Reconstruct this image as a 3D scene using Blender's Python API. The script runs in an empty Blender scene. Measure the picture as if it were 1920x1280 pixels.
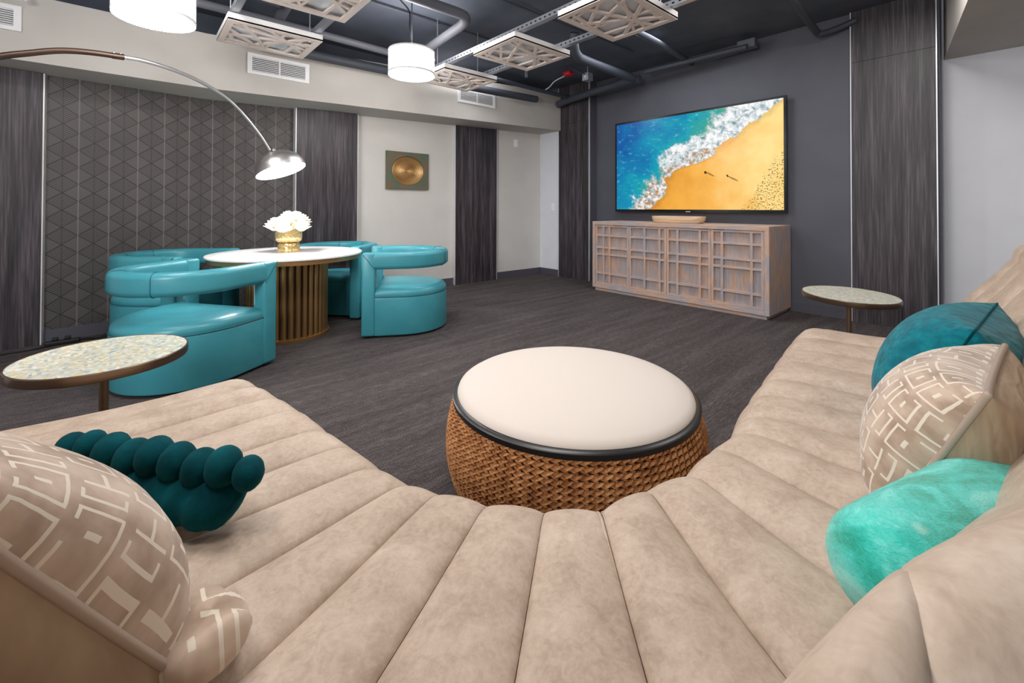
import bpy, bmesh, math, random
from math import sin, cos, pi, radians, sqrt, atan2
from mathutils import Vector, Matrix

# ------------------------------------------------------------------ camera, light, exposure
scn = bpy.context.scene
COL = scn.collection
scn.view_settings.view_transform = 'Standard'
scn.view_settings.look = 'None'
scn.view_settings.gamma = 1.0
scn.view_settings.exposure = 0.0
scn.view_settings.use_curve_mapping = False

CAMH = 1.10
yaw, pitch, roll = 0.7188, 0.0108, 0.0024
cyw, syw, cp, sp = cos(yaw), sin(yaw), cos(pitch), sin(pitch)
F = Vector((syw*cp, cyw*cp, sp)); Rt = Vector((cyw, -syw, 0)); U = Rt.cross(F)
R2 = cos(roll)*Rt + sin(roll)*U; U2 = -sin(roll)*Rt + cos(roll)*U
cam_d = bpy.data.cameras.new('camera'); cam = bpy.data.objects.new('camera', cam_d); COL.objects.link(cam)
M = Matrix((R2, U2, -F)).transposed().to_4x4(); M.translation = Vector((0, 0, CAMH))
cam.matrix_world = M
cam_d.sensor_width = 36; cam_d.lens = 36*817.52/1920
cam_d.shift_y = (380.37-640)/1920
cam_d.clip_start = 0.02
scn.camera = cam

w = bpy.data.worlds.new('world'); scn.world = w; w.use_nodes = True
w.node_tree.nodes['Background'].inputs[0].default_value = (0.75, 0.8, 0.9, 1)
w.node_tree.nodes['Background'].inputs[1].default_value = 0.3

def point(name, loc, power, size, col=(1, .95, .9)):
    l = bpy.data.lights.new(name, 'POINT'); l.energy = power; l.shadow_soft_size = size; l.color = col
    o = bpy.data.objects.new(name, l); COL.objects.link(o); o.location = loc
    return o
def area(name, loc, target, power, sx, sy, col=(1, 1, 1)):
    l = bpy.data.lights.new(name, 'AREA'); l.shape = 'RECTANGLE'; l.size = sx; l.size_y = sy; l.energy = power; l.color = col
    o = bpy.data.objects.new(name, l); COL.objects.link(o); o.location = loc
    d = Vector(target)-Vector(loc); o.rotation_euler = d.to_track_quat('-Z', 'Y').to_euler()
    return o
WHITE = (1, .965, .93)
# unseen fill lights added near the ceiling to brighten the room, no fixtures there
area('ceiling_fill_light', (1.2, 1.5, 2.85), (1.1, 1.0, 0), 37, 1.0, .6, WHITE)
area('ceiling_fill_light', (3.7, 0.6, 2.9), (3.7, 1.0, 0), 26, .9, .5, WHITE)
area('ceiling_fill_light', (-.4, 1.3, 2.85), (0.2, 1.3, 0), 20, .6, .6, WHITE)
area('low_fill_light', (-2.1, .2, 1.8), (2.3, 3.2, 2.4), 90, .9, .9, (.97, .98, 1))  # added low fill for the panel sides and undersides, no lamp stands here
area('ceiling_fill_light', (-.2, 2.9, 2.93), (.2, 2.6, 0), 22, .7, .7, WHITE)
area('ceiling_fill_light', (4.0, 2.6, 2.95), (4.2, 2.6, 0), 24, .9, .9, (.93, .96, 1))
area('ceiling_fill_light', (3.2, 4.5, 2.95), (3.5, 4.9, 1.2), 14, .8, .4, (.95, .97, 1))

# ------------------------------------------------------------------ materials
MATS = {}
def nt(m): return m.node_tree.nodes, m.node_tree.links
def mat(name, col, rough=.5, metal=0, spec=.5, **k):
    m = bpy.data.materials.new(name); m.use_nodes = True
    b = m.node_tree.nodes['Principled BSDF']
    b.inputs['Base Color'].default_value = (*col, 1); b.inputs['Roughness'].default_value = rough
    b.inputs['Metallic'].default_value = metal; b.inputs['Specular IOR Level'].default_value = spec
    for kk, v in k.items(): b.inputs[kk].default_value = v
    MATS[name] = m
    return m
def node(m, typ, **k):
    n = m.node_tree.nodes.new(typ)
    for kk, v in k.items():
        if kk.startswith('i_'):
            key = kk[2:]; key = int(key) if key.isdigit() else key.replace('_', ' ')
            n.inputs[key].default_value = v
        else: setattr(n, kk, v)
    return n
def link(m, a, b): m.node_tree.links.new(a, b)
def coords(m, scale=(1, 1, 1), kind='Object', rot=(0, 0, 0), world=False):
    mp = node(m, 'ShaderNodeMapping'); mp.inputs['Scale'].default_value = scale; mp.inputs['Rotation'].default_value = rot
    if world:
        g = node(m, 'ShaderNodeNewGeometry'); link(m, g.outputs['Position'], mp.inputs[0])
    else:
        t = node(m, 'ShaderNodeTexCoord'); link(m, t.outputs[kind], mp.inputs[0])
    return mp.outputs[0]
def ramp(m, fac, stops, interp='LINEAR'):
    r = node(m, 'ShaderNodeValToRGB'); r.color_ramp.interpolation = interp
    e = r.color_ramp.elements
    while len(e) < len(stops): e.new(.5)
    for x, (p, c) in zip(e, stops): x.position = p; x.color = (*c, 1)
    link(m, fac, r.inputs[0]); return r.outputs[0]
def noise(m, vec, scale, detail=3, rough=.5, dist=0):
    n = node(m, 'ShaderNodeTexNoise', i_Scale=scale, i_Detail=detail, i_Roughness=rough, i_Distortion=dist)
    link(m, vec, n.inputs['Vector']); return n.outputs['Fac']
def bump(m, h, strength=.3, dist=.01):
    b = node(m, 'ShaderNodeBump', i_Strength=strength, i_Distance=dist)
    link(m, h, b.inputs['Height']); link(m, b.outputs[0], m.node_tree.nodes['Principled BSDF'].inputs['Normal'])
def base(m, out): link(m, out, m.node_tree.nodes['Principled BSDF'].inputs['Base Color'])
def mth(m, op, a, b=None, c=None, clamp=False):
    n = node(m, 'ShaderNodeMath', operation=op, use_clamp=clamp)
    for i, v in enumerate((a, b, c)):
        if v is None: continue
        if isinstance(v, (int, float)): n.inputs[i].default_value = v
        else: link(m, v, n.inputs[i])
    return n.outputs[0]
def mix(m, f, a, b):
    n = node(m, 'ShaderNodeMix', data_type='RGBA')
    if isinstance(f, (int, float)): n.inputs[0].default_value = f
    else: link(m, f, n.inputs[0])
    for i, v in ((6, a), (7, b)):
        if isinstance(v, tuple): n.inputs[i].default_value = (*v, 1)
        else: link(m, v, n.inputs[i])
    return n.outputs[2]

def srgb(r, g, b):
    f = lambda c: (c/255/12.92) if c/255 <= .04045 else ((c/255+.055)/1.055)**2.4
    return (f(r), f(g), f(b))

def noisy(name, c1, c2, scale, rough=.6, vscale=(1, 1, 1), bstr=.0, bscale=None, world=False, detail=4, lo=.35, hi=.65, metal=0, spec=.5, **k):
    m = mat(name, c1, rough, metal, spec, **k)
    v = coords(m, vscale, world=world)
    n = noise(m, v, scale, detail)
    base(m, ramp(m, n, [(lo, c1), (hi, c2)]))
    if bstr:
        bump(m, noise(m, v, bscale or scale*4, 3), bstr, .004)
    return m

# carpet: dark taupe with streaks along X and a fine nubby pile
m = mat('carpet', (.03, .028, .028), .95, 0, .15)
v1 = coords(m, (.5, 5, 1), world=True); n1 = noise(m, v1, 2.2, 3, .6)
v2 = coords(m, (150, 230, 60), world=True); n2 = noise(m, v2, 1, 2, .7)
v3 = coords(m, (16, 90, 1), world=True); n3 = noise(m, v3, 1, 3, .65)
f = mth(m, 'ADD', mth(m, 'MULTIPLY', n1, .20), mth(m, 'ADD', mth(m, 'MULTIPLY', n2, .52), mth(m, 'MULTIPLY', n3, .28)))
base(m, ramp(m, f, [(.36, srgb(44, 39, 40)), (.52, srgb(86, 79, 79)), (.68, srgb(140, 132, 131))]))
bump(m, mth(m, 'ADD', n2, n3), .7, .008)

def wood(name, dark, mid, light, axis='Z', s=1.0, rough=.45, spec=.5):
    m = mat(name, mid, rough, 0, spec)
    sc = {'Z': (1, 1, .035), 'X': (.035, 1, 1), 'Y': (1, .035, 1)}[axis]
    v = coords(m, tuple(a*s for a in sc), world=True)
    n = noise(m, v, 95, 2, .5, .12)
    n2 = noise(m, v, 24, 3, .55, .35)
    n3 = noise(m, v, 5, 2, .5, .2)
    f = mth(m, 'ADD', mth(m, 'MULTIPLY', n, .42), mth(m, 'ADD', mth(m, 'MULTIPLY', n2, .42), mth(m, 'MULTIPLY', n3, .16)))
    base(m, ramp(m, f, [(.36, dark), (.5, mid), (.64, light)]))
    bump(m, n, .06, .002)
    return m
wood('dark_laminate', srgb(26, 22, 26), srgb(60, 54, 59), srgb(98, 89, 96), rough=.46)
wood('pale_wood', srgb(176, 142, 118), srgb(205, 176, 152), srgb(222, 198, 178), axis='Y', rough=.55)
wood('bowl_wood', srgb(196, 160, 124), srgb(222, 190, 155), srgb(236, 210, 180), axis='Y', s=.7, rough=.5)

mat('lattice_wood', srgb(224, 210, 202), .6)
mat('box_white', srgb(240, 238, 236), .5)
mat('diffuser_white', srgb(232, 236, 242), .6)
# weathered cabinet wood
def weathered(name, axis, dk=1.0):
    m = mat(name, srgb(176, 150, 134), .7)
    sc = {'Z': (1, 1, .06), 'Y': (1, .06, 1)}[axis]
    v = coords(m, sc, world=True)
    g = noise(m, v, 120, 3, .5, .08)
    blot = noise(m, coords(m, (1, 1.6, .8) if axis == 'Z' else (1, .8, 1.6), world=True), 5, 3, .6)
    a = ramp(m, g, [(.25, srgb(180, 142, 120)), (.55, srgb(202, 170, 151)), (.8, srgb(216, 194, 180))])
    b = ramp(m, g, [(.25, srgb(160, 148, 148)), (.75, srgb(188, 178, 180))])
    base(m, mix(m, ramp(m, blot, [(.44, (0, 0, 0)), (.6, (1, 1, 1))]) if dk == 1 else ramp(m, blot, [(.36, (0, 0, 0)), (.54, (1, 1, 1))]), mix(m, 1-dk, a, srgb(90, 74, 70)), mix(m, 1-dk, b, srgb(80, 78, 86))))
    bump(m, g, .12, .002)
weathered('cabinet_wood_v', 'Z'); weathered('cabinet_wood_h', 'Y'); weathered('cabinet_panel', 'Z', .84)

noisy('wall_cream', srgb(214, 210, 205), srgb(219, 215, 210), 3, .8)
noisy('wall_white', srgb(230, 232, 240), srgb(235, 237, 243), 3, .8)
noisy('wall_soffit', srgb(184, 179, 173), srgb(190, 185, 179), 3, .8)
noisy('wall_dark', srgb(80, 81, 90), srgb(85, 86, 95), 2.5, .6)
noisy('ceiling_black', srgb(74, 80, 92), srgb(86, 92, 104), 2.5, .8)
mat('pipe_dark', srgb(62, 66, 76), .6); mat('pipe_grey', srgb(98, 99, 107), .55)
mat('black', srgb(18, 18, 20), .5); mat('bezel', srgb(12, 12, 14), .25)
mat('baseboard', srgb(84, 82, 92), .5)
mat('trim_metal', srgb(226, 226, 230), .35, .35)
mat('galvanized', srgb(172, 176, 184), .38, .7)
mat('vent_white', srgb(232, 231, 232), .45)
mat('vent_gap', srgb(30, 30, 32), .8)
mat('plate_white', srgb(250, 250, 252), .4)
mat('red_plastic', srgb(190, 25, 35), .4)
mat('cable_white', srgb(200, 200, 205), .5)

# turquoise faux leather
m = noisy('teal_leather', srgb(62, 146, 160), srgb(70, 154, 167), 6, .33, bstr=.05, bscale=220)
mat('teal_seam', srgb(28, 100, 112), .5)
mat('zipper', srgb(225, 230, 232), .3, .8)

# beige suede-like leather
m = mat('beige_leather', srgb(190, 172, 156), .55, 0, .3)
v = coords(m, (1, 1, 1), world=True)
a = noise(m, v, 9, 5, .65, .5); b = noise(m, v, 38, 4, .65, 1.0); c = noise(m, v, 110, 3, .6, .6)
f = mth(m, 'ADD', mth(m, 'MULTIPLY', a, .5), mth(m, 'ADD', mth(m, 'MULTIPLY', b, .3), mth(m, 'MULTIPLY', c, .2)))
base(m, ramp(m, f, [(.34, srgb(158, 138, 121)), (.5, srgb(182, 162, 145)), (.66, srgb(200, 183, 167))]))
bump(m, noise(m, v, 260, 2), .08, .002)
mat('seam_brown', srgb(110, 92, 78), .7)

# ottoman
m = mat('linen', srgb(208, 197, 189), .85, 0, .2)
wv = node(m, 'ShaderNodeTexChecker', i_Scale=260.0); link(m, coords(m), wv.inputs[0]); bump(m, wv.outputs['Fac'], .25, .001)
m = mat('rope', srgb(186, 132, 82), .7, 0, .3)
at_ = node(m, 'ShaderNodeTexCoord')
n = noise(m, at_.outputs['Object'], 24, 3, .6); n2 = noise(m, at_.outputs['Object'], 160, 2)
base(m, ramp(m, mth(m, 'ADD', mth(m, 'MULTIPLY', n, .6), mth(m, 'MULTIPLY', n2, .4)), [(.34, srgb(116, 70, 38)), (.5, srgb(178, 120, 72)), (.68, srgb(212, 160, 108))]))
bump(m, n2, .4, .003)
mat('rope_dark', srgb(86, 54, 32), .8)
mat('band_black', srgb(22, 22, 24), .35)

mat('marble', srgb(240, 238, 238), .18)
mat('gold', srgb(176, 138, 92), .38, .75)
mat('gold_dark', srgb(96, 74, 52), .5, .6)
m = mat('gold_glass', srgb(214, 178, 104), .22, .6)
n = noise(m, coords(m), 90, 3); base(m, ramp(m, n, [(.4, srgb(186, 154, 92)), (.62, srgb(240, 218, 164))])); bump(m, n, .12, .001)
mat('petal_white', srgb(250, 246, 236), .6, **{'Subsurface Weight': .15}); mat('leaf_green', srgb(110, 140, 60), .5); mat('bud_green', srgb(205, 220, 140), .6)

m = mat('brushed_steel', srgb(214, 210, 210), .36, 1)
mat('bronze_arc', srgb(74, 58, 50), .4, .8)
m = mat('lamp_disc', (1, 1, 1), .5); m.node_tree.nodes['Principled BSDF'].inputs['Emission Color'].default_value = (1, 1, 1, 1); m.node_tree.nodes['Principled BSDF'].inputs['Emission Strength'].default_value = 14
m = mat('drum_glow', (1, 1, 1), .5); m.node_tree.nodes['Principled BSDF'].inputs['Emission Color'].default_value = (1, .98, .96, 1); m.node_tree.nodes['Principled BSDF'].inputs['Emission Strength'].default_value = 7
m = mat('crystal', (.95, .95, .97), .12, **{'Transmission Weight': .35}); 
mat('chrome', srgb(215, 215, 220), .12, 1)

# mother of pearl mosaic
m = mat('pearl_mosaic', srgb(206, 204, 184), .25)
vo = node(m, 'ShaderNodeTexVoronoi', i_Scale=85.0); link(m, coords(m, (1, .7, 1)), vo.inputs['Vector'])
sep = node(m, 'ShaderNodeSeparateColor'); link(m, vo.outputs['Color'], sep.inputs[0])
base(m, ramp(m, sep.outputs[0], [(0, srgb(172, 182, 184)), (.25, srgb(224, 222, 206)), (.5, srgb(198, 202, 186)), (.7, srgb(214, 196, 148)), (.85, srgb(236, 234, 224)), (1, srgb(158, 168, 172))]))
mat('bronze_rim', srgb(138, 116, 98), .3, .9)
mat('bronze_pole', srgb(146, 122, 98), .35, .9)

# geometric wallpaper: hexagon-cube line pattern, computed in wall coordinates (U along the wall, V up)
m = mat('wallpaper', srgb(74, 70, 72), .5)
uv = node(m, 'ShaderNodeUVMap'); sx = node(m, 'ShaderNodeSeparateXYZ'); link(m, uv.outputs[0], sx.inputs[0])
Uc = mth(m, 'DIVIDE', sx.outputs[0], .095); Vc = mth(m, 'DIVIDE', sx.outputs[1], .143)
uf = mth(m, 'FRACT', Uc); ui = mth(m, 'FLOOR', Uc); par = mth(m, 'MODULO', mth(m, 'ABSOLUTE', ui), 2.0)
um = mth(m, 'ABSOLUTE', mth(m, 'SUBTRACT', uf, par))         # zigzag distance from an 'even' column (0) to an 'odd' one (1)
vp = mth(m, 'ADD', Vc, mth(m, 'MULTIPLY', um, .5)); vm = mth(m, 'SUBTRACT', Vc, mth(m, 'MULTIPLY', um, .5))
fp = mth(m, 'FRACT', vp); fm = mth(m, 'FRACT', vm)
def line(x, wd):   # 1 on a line where x is near an integer
    d = mth(m, 'ABSOLUTE', mth(m, 'SUBTRACT', mth(m, 'FRACT', x), .5)); return mth(m, 'GREATER_THAN', d, .5-wd)
tri = mth(m, 'LESS_THAN', fp, fm)
l1 = mth(m, 'MULTIPLY', line(mth(m, 'MULTIPLY', vp, 8.0), .17), tri)
l2 = mth(m, 'MULTIPLY', line(mth(m, 'MULTIPLY', vm, 8.0), .10), mth(m, 'SUBTRACT', 1.0, tri))
edge = mth(m, 'MAXIMUM', line(vp, .035), line(vm, .035)); vert = line(Uc, .03)
allL = mth(m, 'MAXIMUM', mth(m, 'MAXIMUM', l1, mth(m, 'MULTIPLY', l2, .55)), mth(m, 'MAXIMUM', edge, mth(m, 'MULTIPLY', vert, .7)), clamp=True)
bn = noise(m, uv.outputs[0], 2.2, 2)
bc = ramp(m, bn, [(.3, srgb(82, 77, 76)), (.7, srgb(92, 87, 86))])
dk = mix(m, mth(m, 'MULTIPLY', allL, .9), bc, srgb(36, 34, 36))
lt = mth(m, 'MULTIPLY', line(Uc, .045), mth(m, 'LESS_THAN', mth(m, 'ABSOLUTE', mth(m, 'SUBTRACT', mth(m, 'MODULO', mth(m, 'ABSOLUTE', mth(m, 'ADD', Uc, .5)), 2.0), .5)), .5))
base(m, mix(m, mth(m, 'MULTIPLY', lt, .8), dk, srgb(118, 112, 110)))
bump(m, mth(m, 'SUBTRACT', 1.0, allL), .25, .003)

# velvets and cushion covers
def velvet(name, c1, c2, scale=9, sheen=.4):
    m = mat(name, c1, .9, 0, .1, **{'Sheen Weight': sheen, 'Sheen Roughness': .4})
    m.node_tree.nodes['Principled BSDF'].inputs['Sheen Tint'].default_value = (*[min(1, x*2.5+.05) for x in c2], 1)
    n = noise(m, coords(m), scale, 4); base(m, ramp(m, n, [(.35, c1), (.65, c2)]))
    bump(m, noise(m, coords(m), 320, 2), .25, .003)
    return m
velvet('teal_petal', srgb(0, 52, 60), srgb(3, 76, 84), 14, .2)
m = mat('teal_quilt', srgb(0, 110, 124), .8, 0, .15, **{'Sheen Weight': .08})
v = coords(m, (1, 1, 1), 'UV'); n = noise(m, v, 12, 3)
vo = node(m, 'ShaderNodeTexVoronoi', i_Scale=22.0); link(m, v, vo.inputs['Vector'])
base(m, ramp(m, n, [(.35, srgb(0, 92, 106)), (.65, srgb(2, 116, 128))])); bump(m, mth(m, 'SUBTRACT', 1.0, vo.outputs['Distance']), .5, .01)

m = mat('satin_taupe', srgb(150, 128, 104), .42, 0, .4); 
n = noise(m, coords(m, (1, 6, 1)), 6, 3); base(m, ramp(m, n, [(.3, srgb(140, 118, 96)), (.7, srgb(166, 146, 122))])); bump(m, noise(m, coords(m, (2, 9, 2), rot=(0, 0, .6)), 3, 2, .5, .6), .5, .03)
mat('piping', srgb(158, 140, 126), .5)
# cut velvet with a maze of pale satin channels
m = mat('cut_velvet', srgb(176, 150, 126), .8, 0, .2, **{'Sheen Weight': .35})
uv = coords(m, (1, 1, 1), 'UV')
s2 = node(m, 'ShaderNodeSeparateXYZ'); link(m, uv, s2.inputs[0])
Xc = mth(m, 'MULTIPLY', s2.outputs[0], 7.0); Yc = mth(m, 'MULTIPLY', s2.outputs[1], 7.0)
Xc = mth(m, 'ADD', Xc, mth(m, 'MULTIPLY', mth(m, 'FLOOR', Yc), .37))
fx = mth(m, 'FRACT', Xc); fy = mth(m, 'FRACT', Yc)
dx = mth(m, 'ABSOLUTE', mth(m, 'SUBTRACT', fx, .5)); dy = mth(m, 'ABSOLUTE', mth(m, 'SUBTRACT', fy, .5))
cell = mth(m, 'MODULO', mth(m, 'ABSOLUTE', mth(m, 'ADD', mth(m, 'FLOOR', Xc), mth(m, 'MULTIPLY', mth(m, 'FLOOR', Yc), 2.0))), 3.0)
def band(x, c, wd): return mth(m, 'LESS_THAN', mth(m, 'ABSOLUTE', mth(m, 'SUBTRACT', x, c)), wd)
dm = mth(m, 'MAXIMUM', dx, dy)
ringL = mth(m, 'MULTIPLY', band(dm, .38, .034), mth(m, 'SUBTRACT', 1.0, mth(m, 'MULTIPLY', band(fx, .5, .15), band(fy, .88, .1))))
dot = mth(m, 'MULTIPLY', band(fx, .5, .05), band(fy, .5, .13))
tee = mth(m, 'MAXIMUM', mth(m, 'MULTIPLY', band(fx, .5, .035), band(fy, .45, .4)), mth(m, 'MULTIPLY', band(fy, .45, .04), band(fx, .7, .22)))
isA = mth(m, 'LESS_THAN', cell, 1.5)
pat = mth(m, 'ADD', mth(m, 'MULTIPLY', isA, mth(m, 'MAXIMUM', ringL, dot)), mth(m, 'MULTIPLY', mth(m, 'SUBTRACT', 1.0, isA), mth(m, 'MAXIMUM', tee, mth(m, 'MULTIPLY', ringL, band(fx, .12, .2)))), clamp=True)
nv = noise(m, uv, 7, 4)
vel = ramp(m, nv, [(.35, srgb(148, 124, 106)), (.62, srgb(190, 168, 150))])
base(m, mix(m, pat, vel, srgb(212, 200, 184))); bump(m, mth(m, 'SUBTRACT', 1.0, pat), .7, .006)
# felted turquoise wool
m = mat('felt_turquoise', srgb(70, 200, 180), .95, 0, .1, **{'Sheen Weight': .5})
v = coords(m); a = noise(m, v, 7, 4, .6, 1.2); b = noise(m, coords(m, (1, 1, 3)), 60, 4, .7, 2); c = noise(m, v, 5.5, 1, .4)
cc = ramp(m, mth(m, 'ADD', mth(m, 'MULTIPLY', a, .75), mth(m, 'MULTIPLY', b, .25)), [(.36, srgb(0, 150, 122)), (.5, srgb(54, 196, 182)), (.62, srgb(120, 222, 210))])
base(m, mix(m, ramp(m, c, [(.585, (0, 0, 0)), (.62, (1, 1, 1))]), cc, srgb(205, 236, 222))); bump(m, b, .5, .006)

# television picture: turquoise sea, foam, orange sand
m = mat('tv_screen', (0, 0, 0), .25, 0, .4)
uv = coords(m, (1, 1, 1), 'UV'); s3 = node(m, 'ShaderNodeSeparateXYZ'); link(m, uv, s3.inputs[0]); X, Y = s3.outputs[0], s3.outputs[1]
def curve(x, pts):
    fc = node(m, 'ShaderNodeFloatCurve'); cu = fc.mapping.curves[0]
    cu.points[0].location = pts[0]; cu.points[1].location = pts[-1]
    for p in pts[1:-1]: cu.points.new(*p)
    fc.mapping.update(); link(m, x, fc.inputs['Value']); return fc.outputs[0]
asp = coords(m, (1.75, 1, 1), 'UV')
wob = mth(m, 'MULTIPLY', mth(m, 'SUBTRACT', noise(m, asp, 8, 6, .68), .5), .15)
wob2 = mth(m, 'MULTIPLY', mth(m, 'SUBTRACT', noise(m, asp, 5, 6, .72), .5), .5)
sand_b = curve(Y, [(0, .245), (.1, .31), (.22, .36), (.32, .36), (.42, .42), (.5, .6), (.62, .68), (.75, .8), (.86, .9), (1, 1)])
foam_b = curve(Y, [(0, .09), (.15, .14), (.3, .24), (.45, .30), (.6, .30), (.7, .44), (.8, .58), (.92, .64), (1, .7)])
ds = mth(m, 'SUBTRACT', mth(m, 'ADD', X, wob), sand_b)       # >0 sand
df = mth(m, 'SUBTRACT', mth(m, 'ADD', X, wob2), foam_b)      # >0 foam
wn = noise(m, coords(m, (1.75, 2.2, 1), 'UV', rot=(0, 0, .5)), 13, 5, .7); big = noise(m, asp, 3, 3, .5)
deep = mth(m, 'ADD', mth(m, 'SUBTRACT', mth(m, 'ADD', mth(m, 'MULTIPLY', X, 1.2), mth(m, 'MULTIPLY', mth(m, 'SUBTRACT', 1.0, Y), .55)), .2), mth(m, 'MULTIPLY', mth(m, 'SUBTRACT', big, .42), 1.1))
sea = ramp(m, deep, [(0, srgb(0, 88, 162)), (.3, srgb(0, 126, 176)), (.5, srgb(0, 158, 180)), (.72, srgb(40, 160, 148)), (.9, srgb(110, 170, 130)), (1, srgb(160, 196, 170))])
sea = mix(m, ramp(m, wn, [(.58, (0, 0, 0)), (.74, (.75, .75, .75))]), sea, srgb(150, 225, 238))
sea = mix(m, ramp(m, wn, [(.28, (.6, .6, .6)), (.42, (0, 0, 0))]), sea, srgb(0, 70, 130))
fn = noise(m, asp, 16, 6, .72, .6)
foam = ramp(m, fn, [(.36, srgb(90, 140, 150)), (.46, srgb(196, 206, 210)), (.56, srgb(248, 248, 248))])
brn = mth(m, 'MULTIPLY', ramp(m, noise(m, asp, 22, 4, .7), [(.45, (0, 0, 0)), (.6, (1, 1, 1))]), ramp(m, mth(m, 'ABSOLUTE', mth(m, 'ADD', ds, .07)), [(.05, (1, 1, 1)), (.11, (0, 0, 0))]))
brn = mth(m, 'MULTIPLY', brn, mth(m, 'LESS_THAN', Y, .62))
foam = mix(m, brn, foam, srgb(176, 128, 74))
sn = noise(m, asp, 2.2, 4, .6)
sand = ramp(m, mth(m, 'ADD', mth(m, 'MULTIPLY', sn, .8), mth(m, 'MULTIPLY', mth(m, 'SUBTRACT', X, .5), .7)), [(.2, srgb(226, 150, 48)), (.45, srgb(246, 178, 70)), (.75, srgb(255, 222, 140))])
spk = ramp(m, noise(m, asp, 75, 2, .6), [(.55, (0, 0, 0)), (.60, (1, 1, 1))])
reg = mth(m, 'GREATER_THAN', mth(m, 'SUBTRACT', mth(m, 'ADD', X, mth(m, 'MULTIPLY', wob, 1.2)), mth(m, 'MULTIPLY', Y, .34)), .81)
reg = mth(m, 'MULTIPLY', reg, mth(m, 'LESS_THAN', Y, .52))
sand = mix(m, mth(m, 'MULTIPLY', spk, reg), sand, srgb(130, 84, 20))
def blob(cx, cy, rx, ry, ang):
    a_ = mth(m, 'SUBTRACT', X, cx); b_ = mth(m, 'SUBTRACT', Y, cy)
    u_ = mth(m, 'ADD', mth(m, 'MULTIPLY', a_, cos(ang)*1.75), mth(m, 'MULTIPLY', b_, sin(ang)))
    v_ = mth(m, 'SUBTRACT', mth(m, 'MULTIPLY', b_, cos(ang)), mth(m, 'MULTIPLY', a_, sin(ang)*1.75))
    return mth(m, 'LESS_THAN', mth(m, 'ADD', mth(m, 'POWER', mth(m, 'DIVIDE', u_, rx), 2.0), mth(m, 'POWER', mth(m, 'DIVIDE', v_, ry), 2.0)), 1.0)
sh = mth(m, 'MAXIMUM', blob(.63, .355, .05, .007, -.5), blob(.755, .30, .055, .007, -.5))
pp = mth(m, 'MAXIMUM', blob(.603, .375, .012, .015, .5), blob(.725, .33, .008, .014, .6))
sand = mix(m, mth(m, 'MULTIPLY', sh, .75), sand, srgb(100, 66, 24)); sand = mix(m, pp, sand, srgb(30, 24, 18))
wet = ramp(m, ds, [(0, (1, 1, 1)), (.05, (0, 0, 0))])
sand = mix(m, mth(m, 'MULTIPLY', wet, .35), sand, srgb(150, 104, 50))
img = mix(m, ramp(m, df, [(-0.0, (0, 0, 0)), (.06, (1, 1, 1))]), sea, foam)
img = mix(m, mth(m, 'GREATER_THAN', ds, 0.0), img, sand)
bs = m.node_tree.nodes['Principled BSDF']; link(m, img, bs.inputs['Emission Color']); bs.inputs['Emission Strength'].default_value = 1.0

# copper relief
m = mat('verdigris', srgb(104, 106, 88), .6, .3); n = noise(m, coords(m), 7, 4); base(m, ramp(m, n, [(.35, srgb(92, 116, 98)), (.6, srgb(126, 108, 86))]))
m = mat('copper_gold', srgb(214, 168, 110), .42, .7)
wv = node(m, 'ShaderNodeTexWave', wave_type='RINGS', rings_direction='SPHERICAL', i_Scale=18.0, i_Distortion=.3); link(m, coords(m, (1, 0, 1.247)), wv.inputs['Vector'])
base(m, ramp(m, wv.outputs['Fac'], [(.1, srgb(128, 90, 50)), (.5, srgb(208, 162, 104)), (.9, srgb(232, 194, 140))]))

# ------------------------------------------------------------------ mesh helpers
def mesh_obj(name, verts, faces, material, parent=None, smooth=False, uvs=None, angle=None):
    me = bpy.data.meshes.new(name); me.from_pydata([tuple(v) for v in verts], [], faces)
    if material: me.materials.append(MATS[material])
    if uvs:
        ul = me.uv_layers.new(name='UVMap')
        for lp in me.loops: ul.data[lp.index].uv = uvs[lp.vertex_index]
    me.update()
    o = bpy.data.objects.new(name, me); COL.objects.link(o)
    if smooth:
        me.polygons.foreach_set('use_smooth', [True]*len(me.polygons))
        if angle: me.set_sharp_from_angle(angle=radians(angle))
    if parent: o.parent = parent
    return o
def tag(o, label=None, cat=None, group=None, kind=None):
    if label: o['label'] = label
    if cat: o['category'] = cat
    if group: o['group'] = group
    if kind: o['kind'] = kind
    return o
def empty(name, loc, rz=0):
    o = bpy.data.objects.new(name, None); COL.objects.link(o); o.location = loc; o.rotation_euler = (0, 0, rz); o.empty_display_size = .1
    return o
def struct(o): o['kind'] = 'structure'; return o

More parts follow.
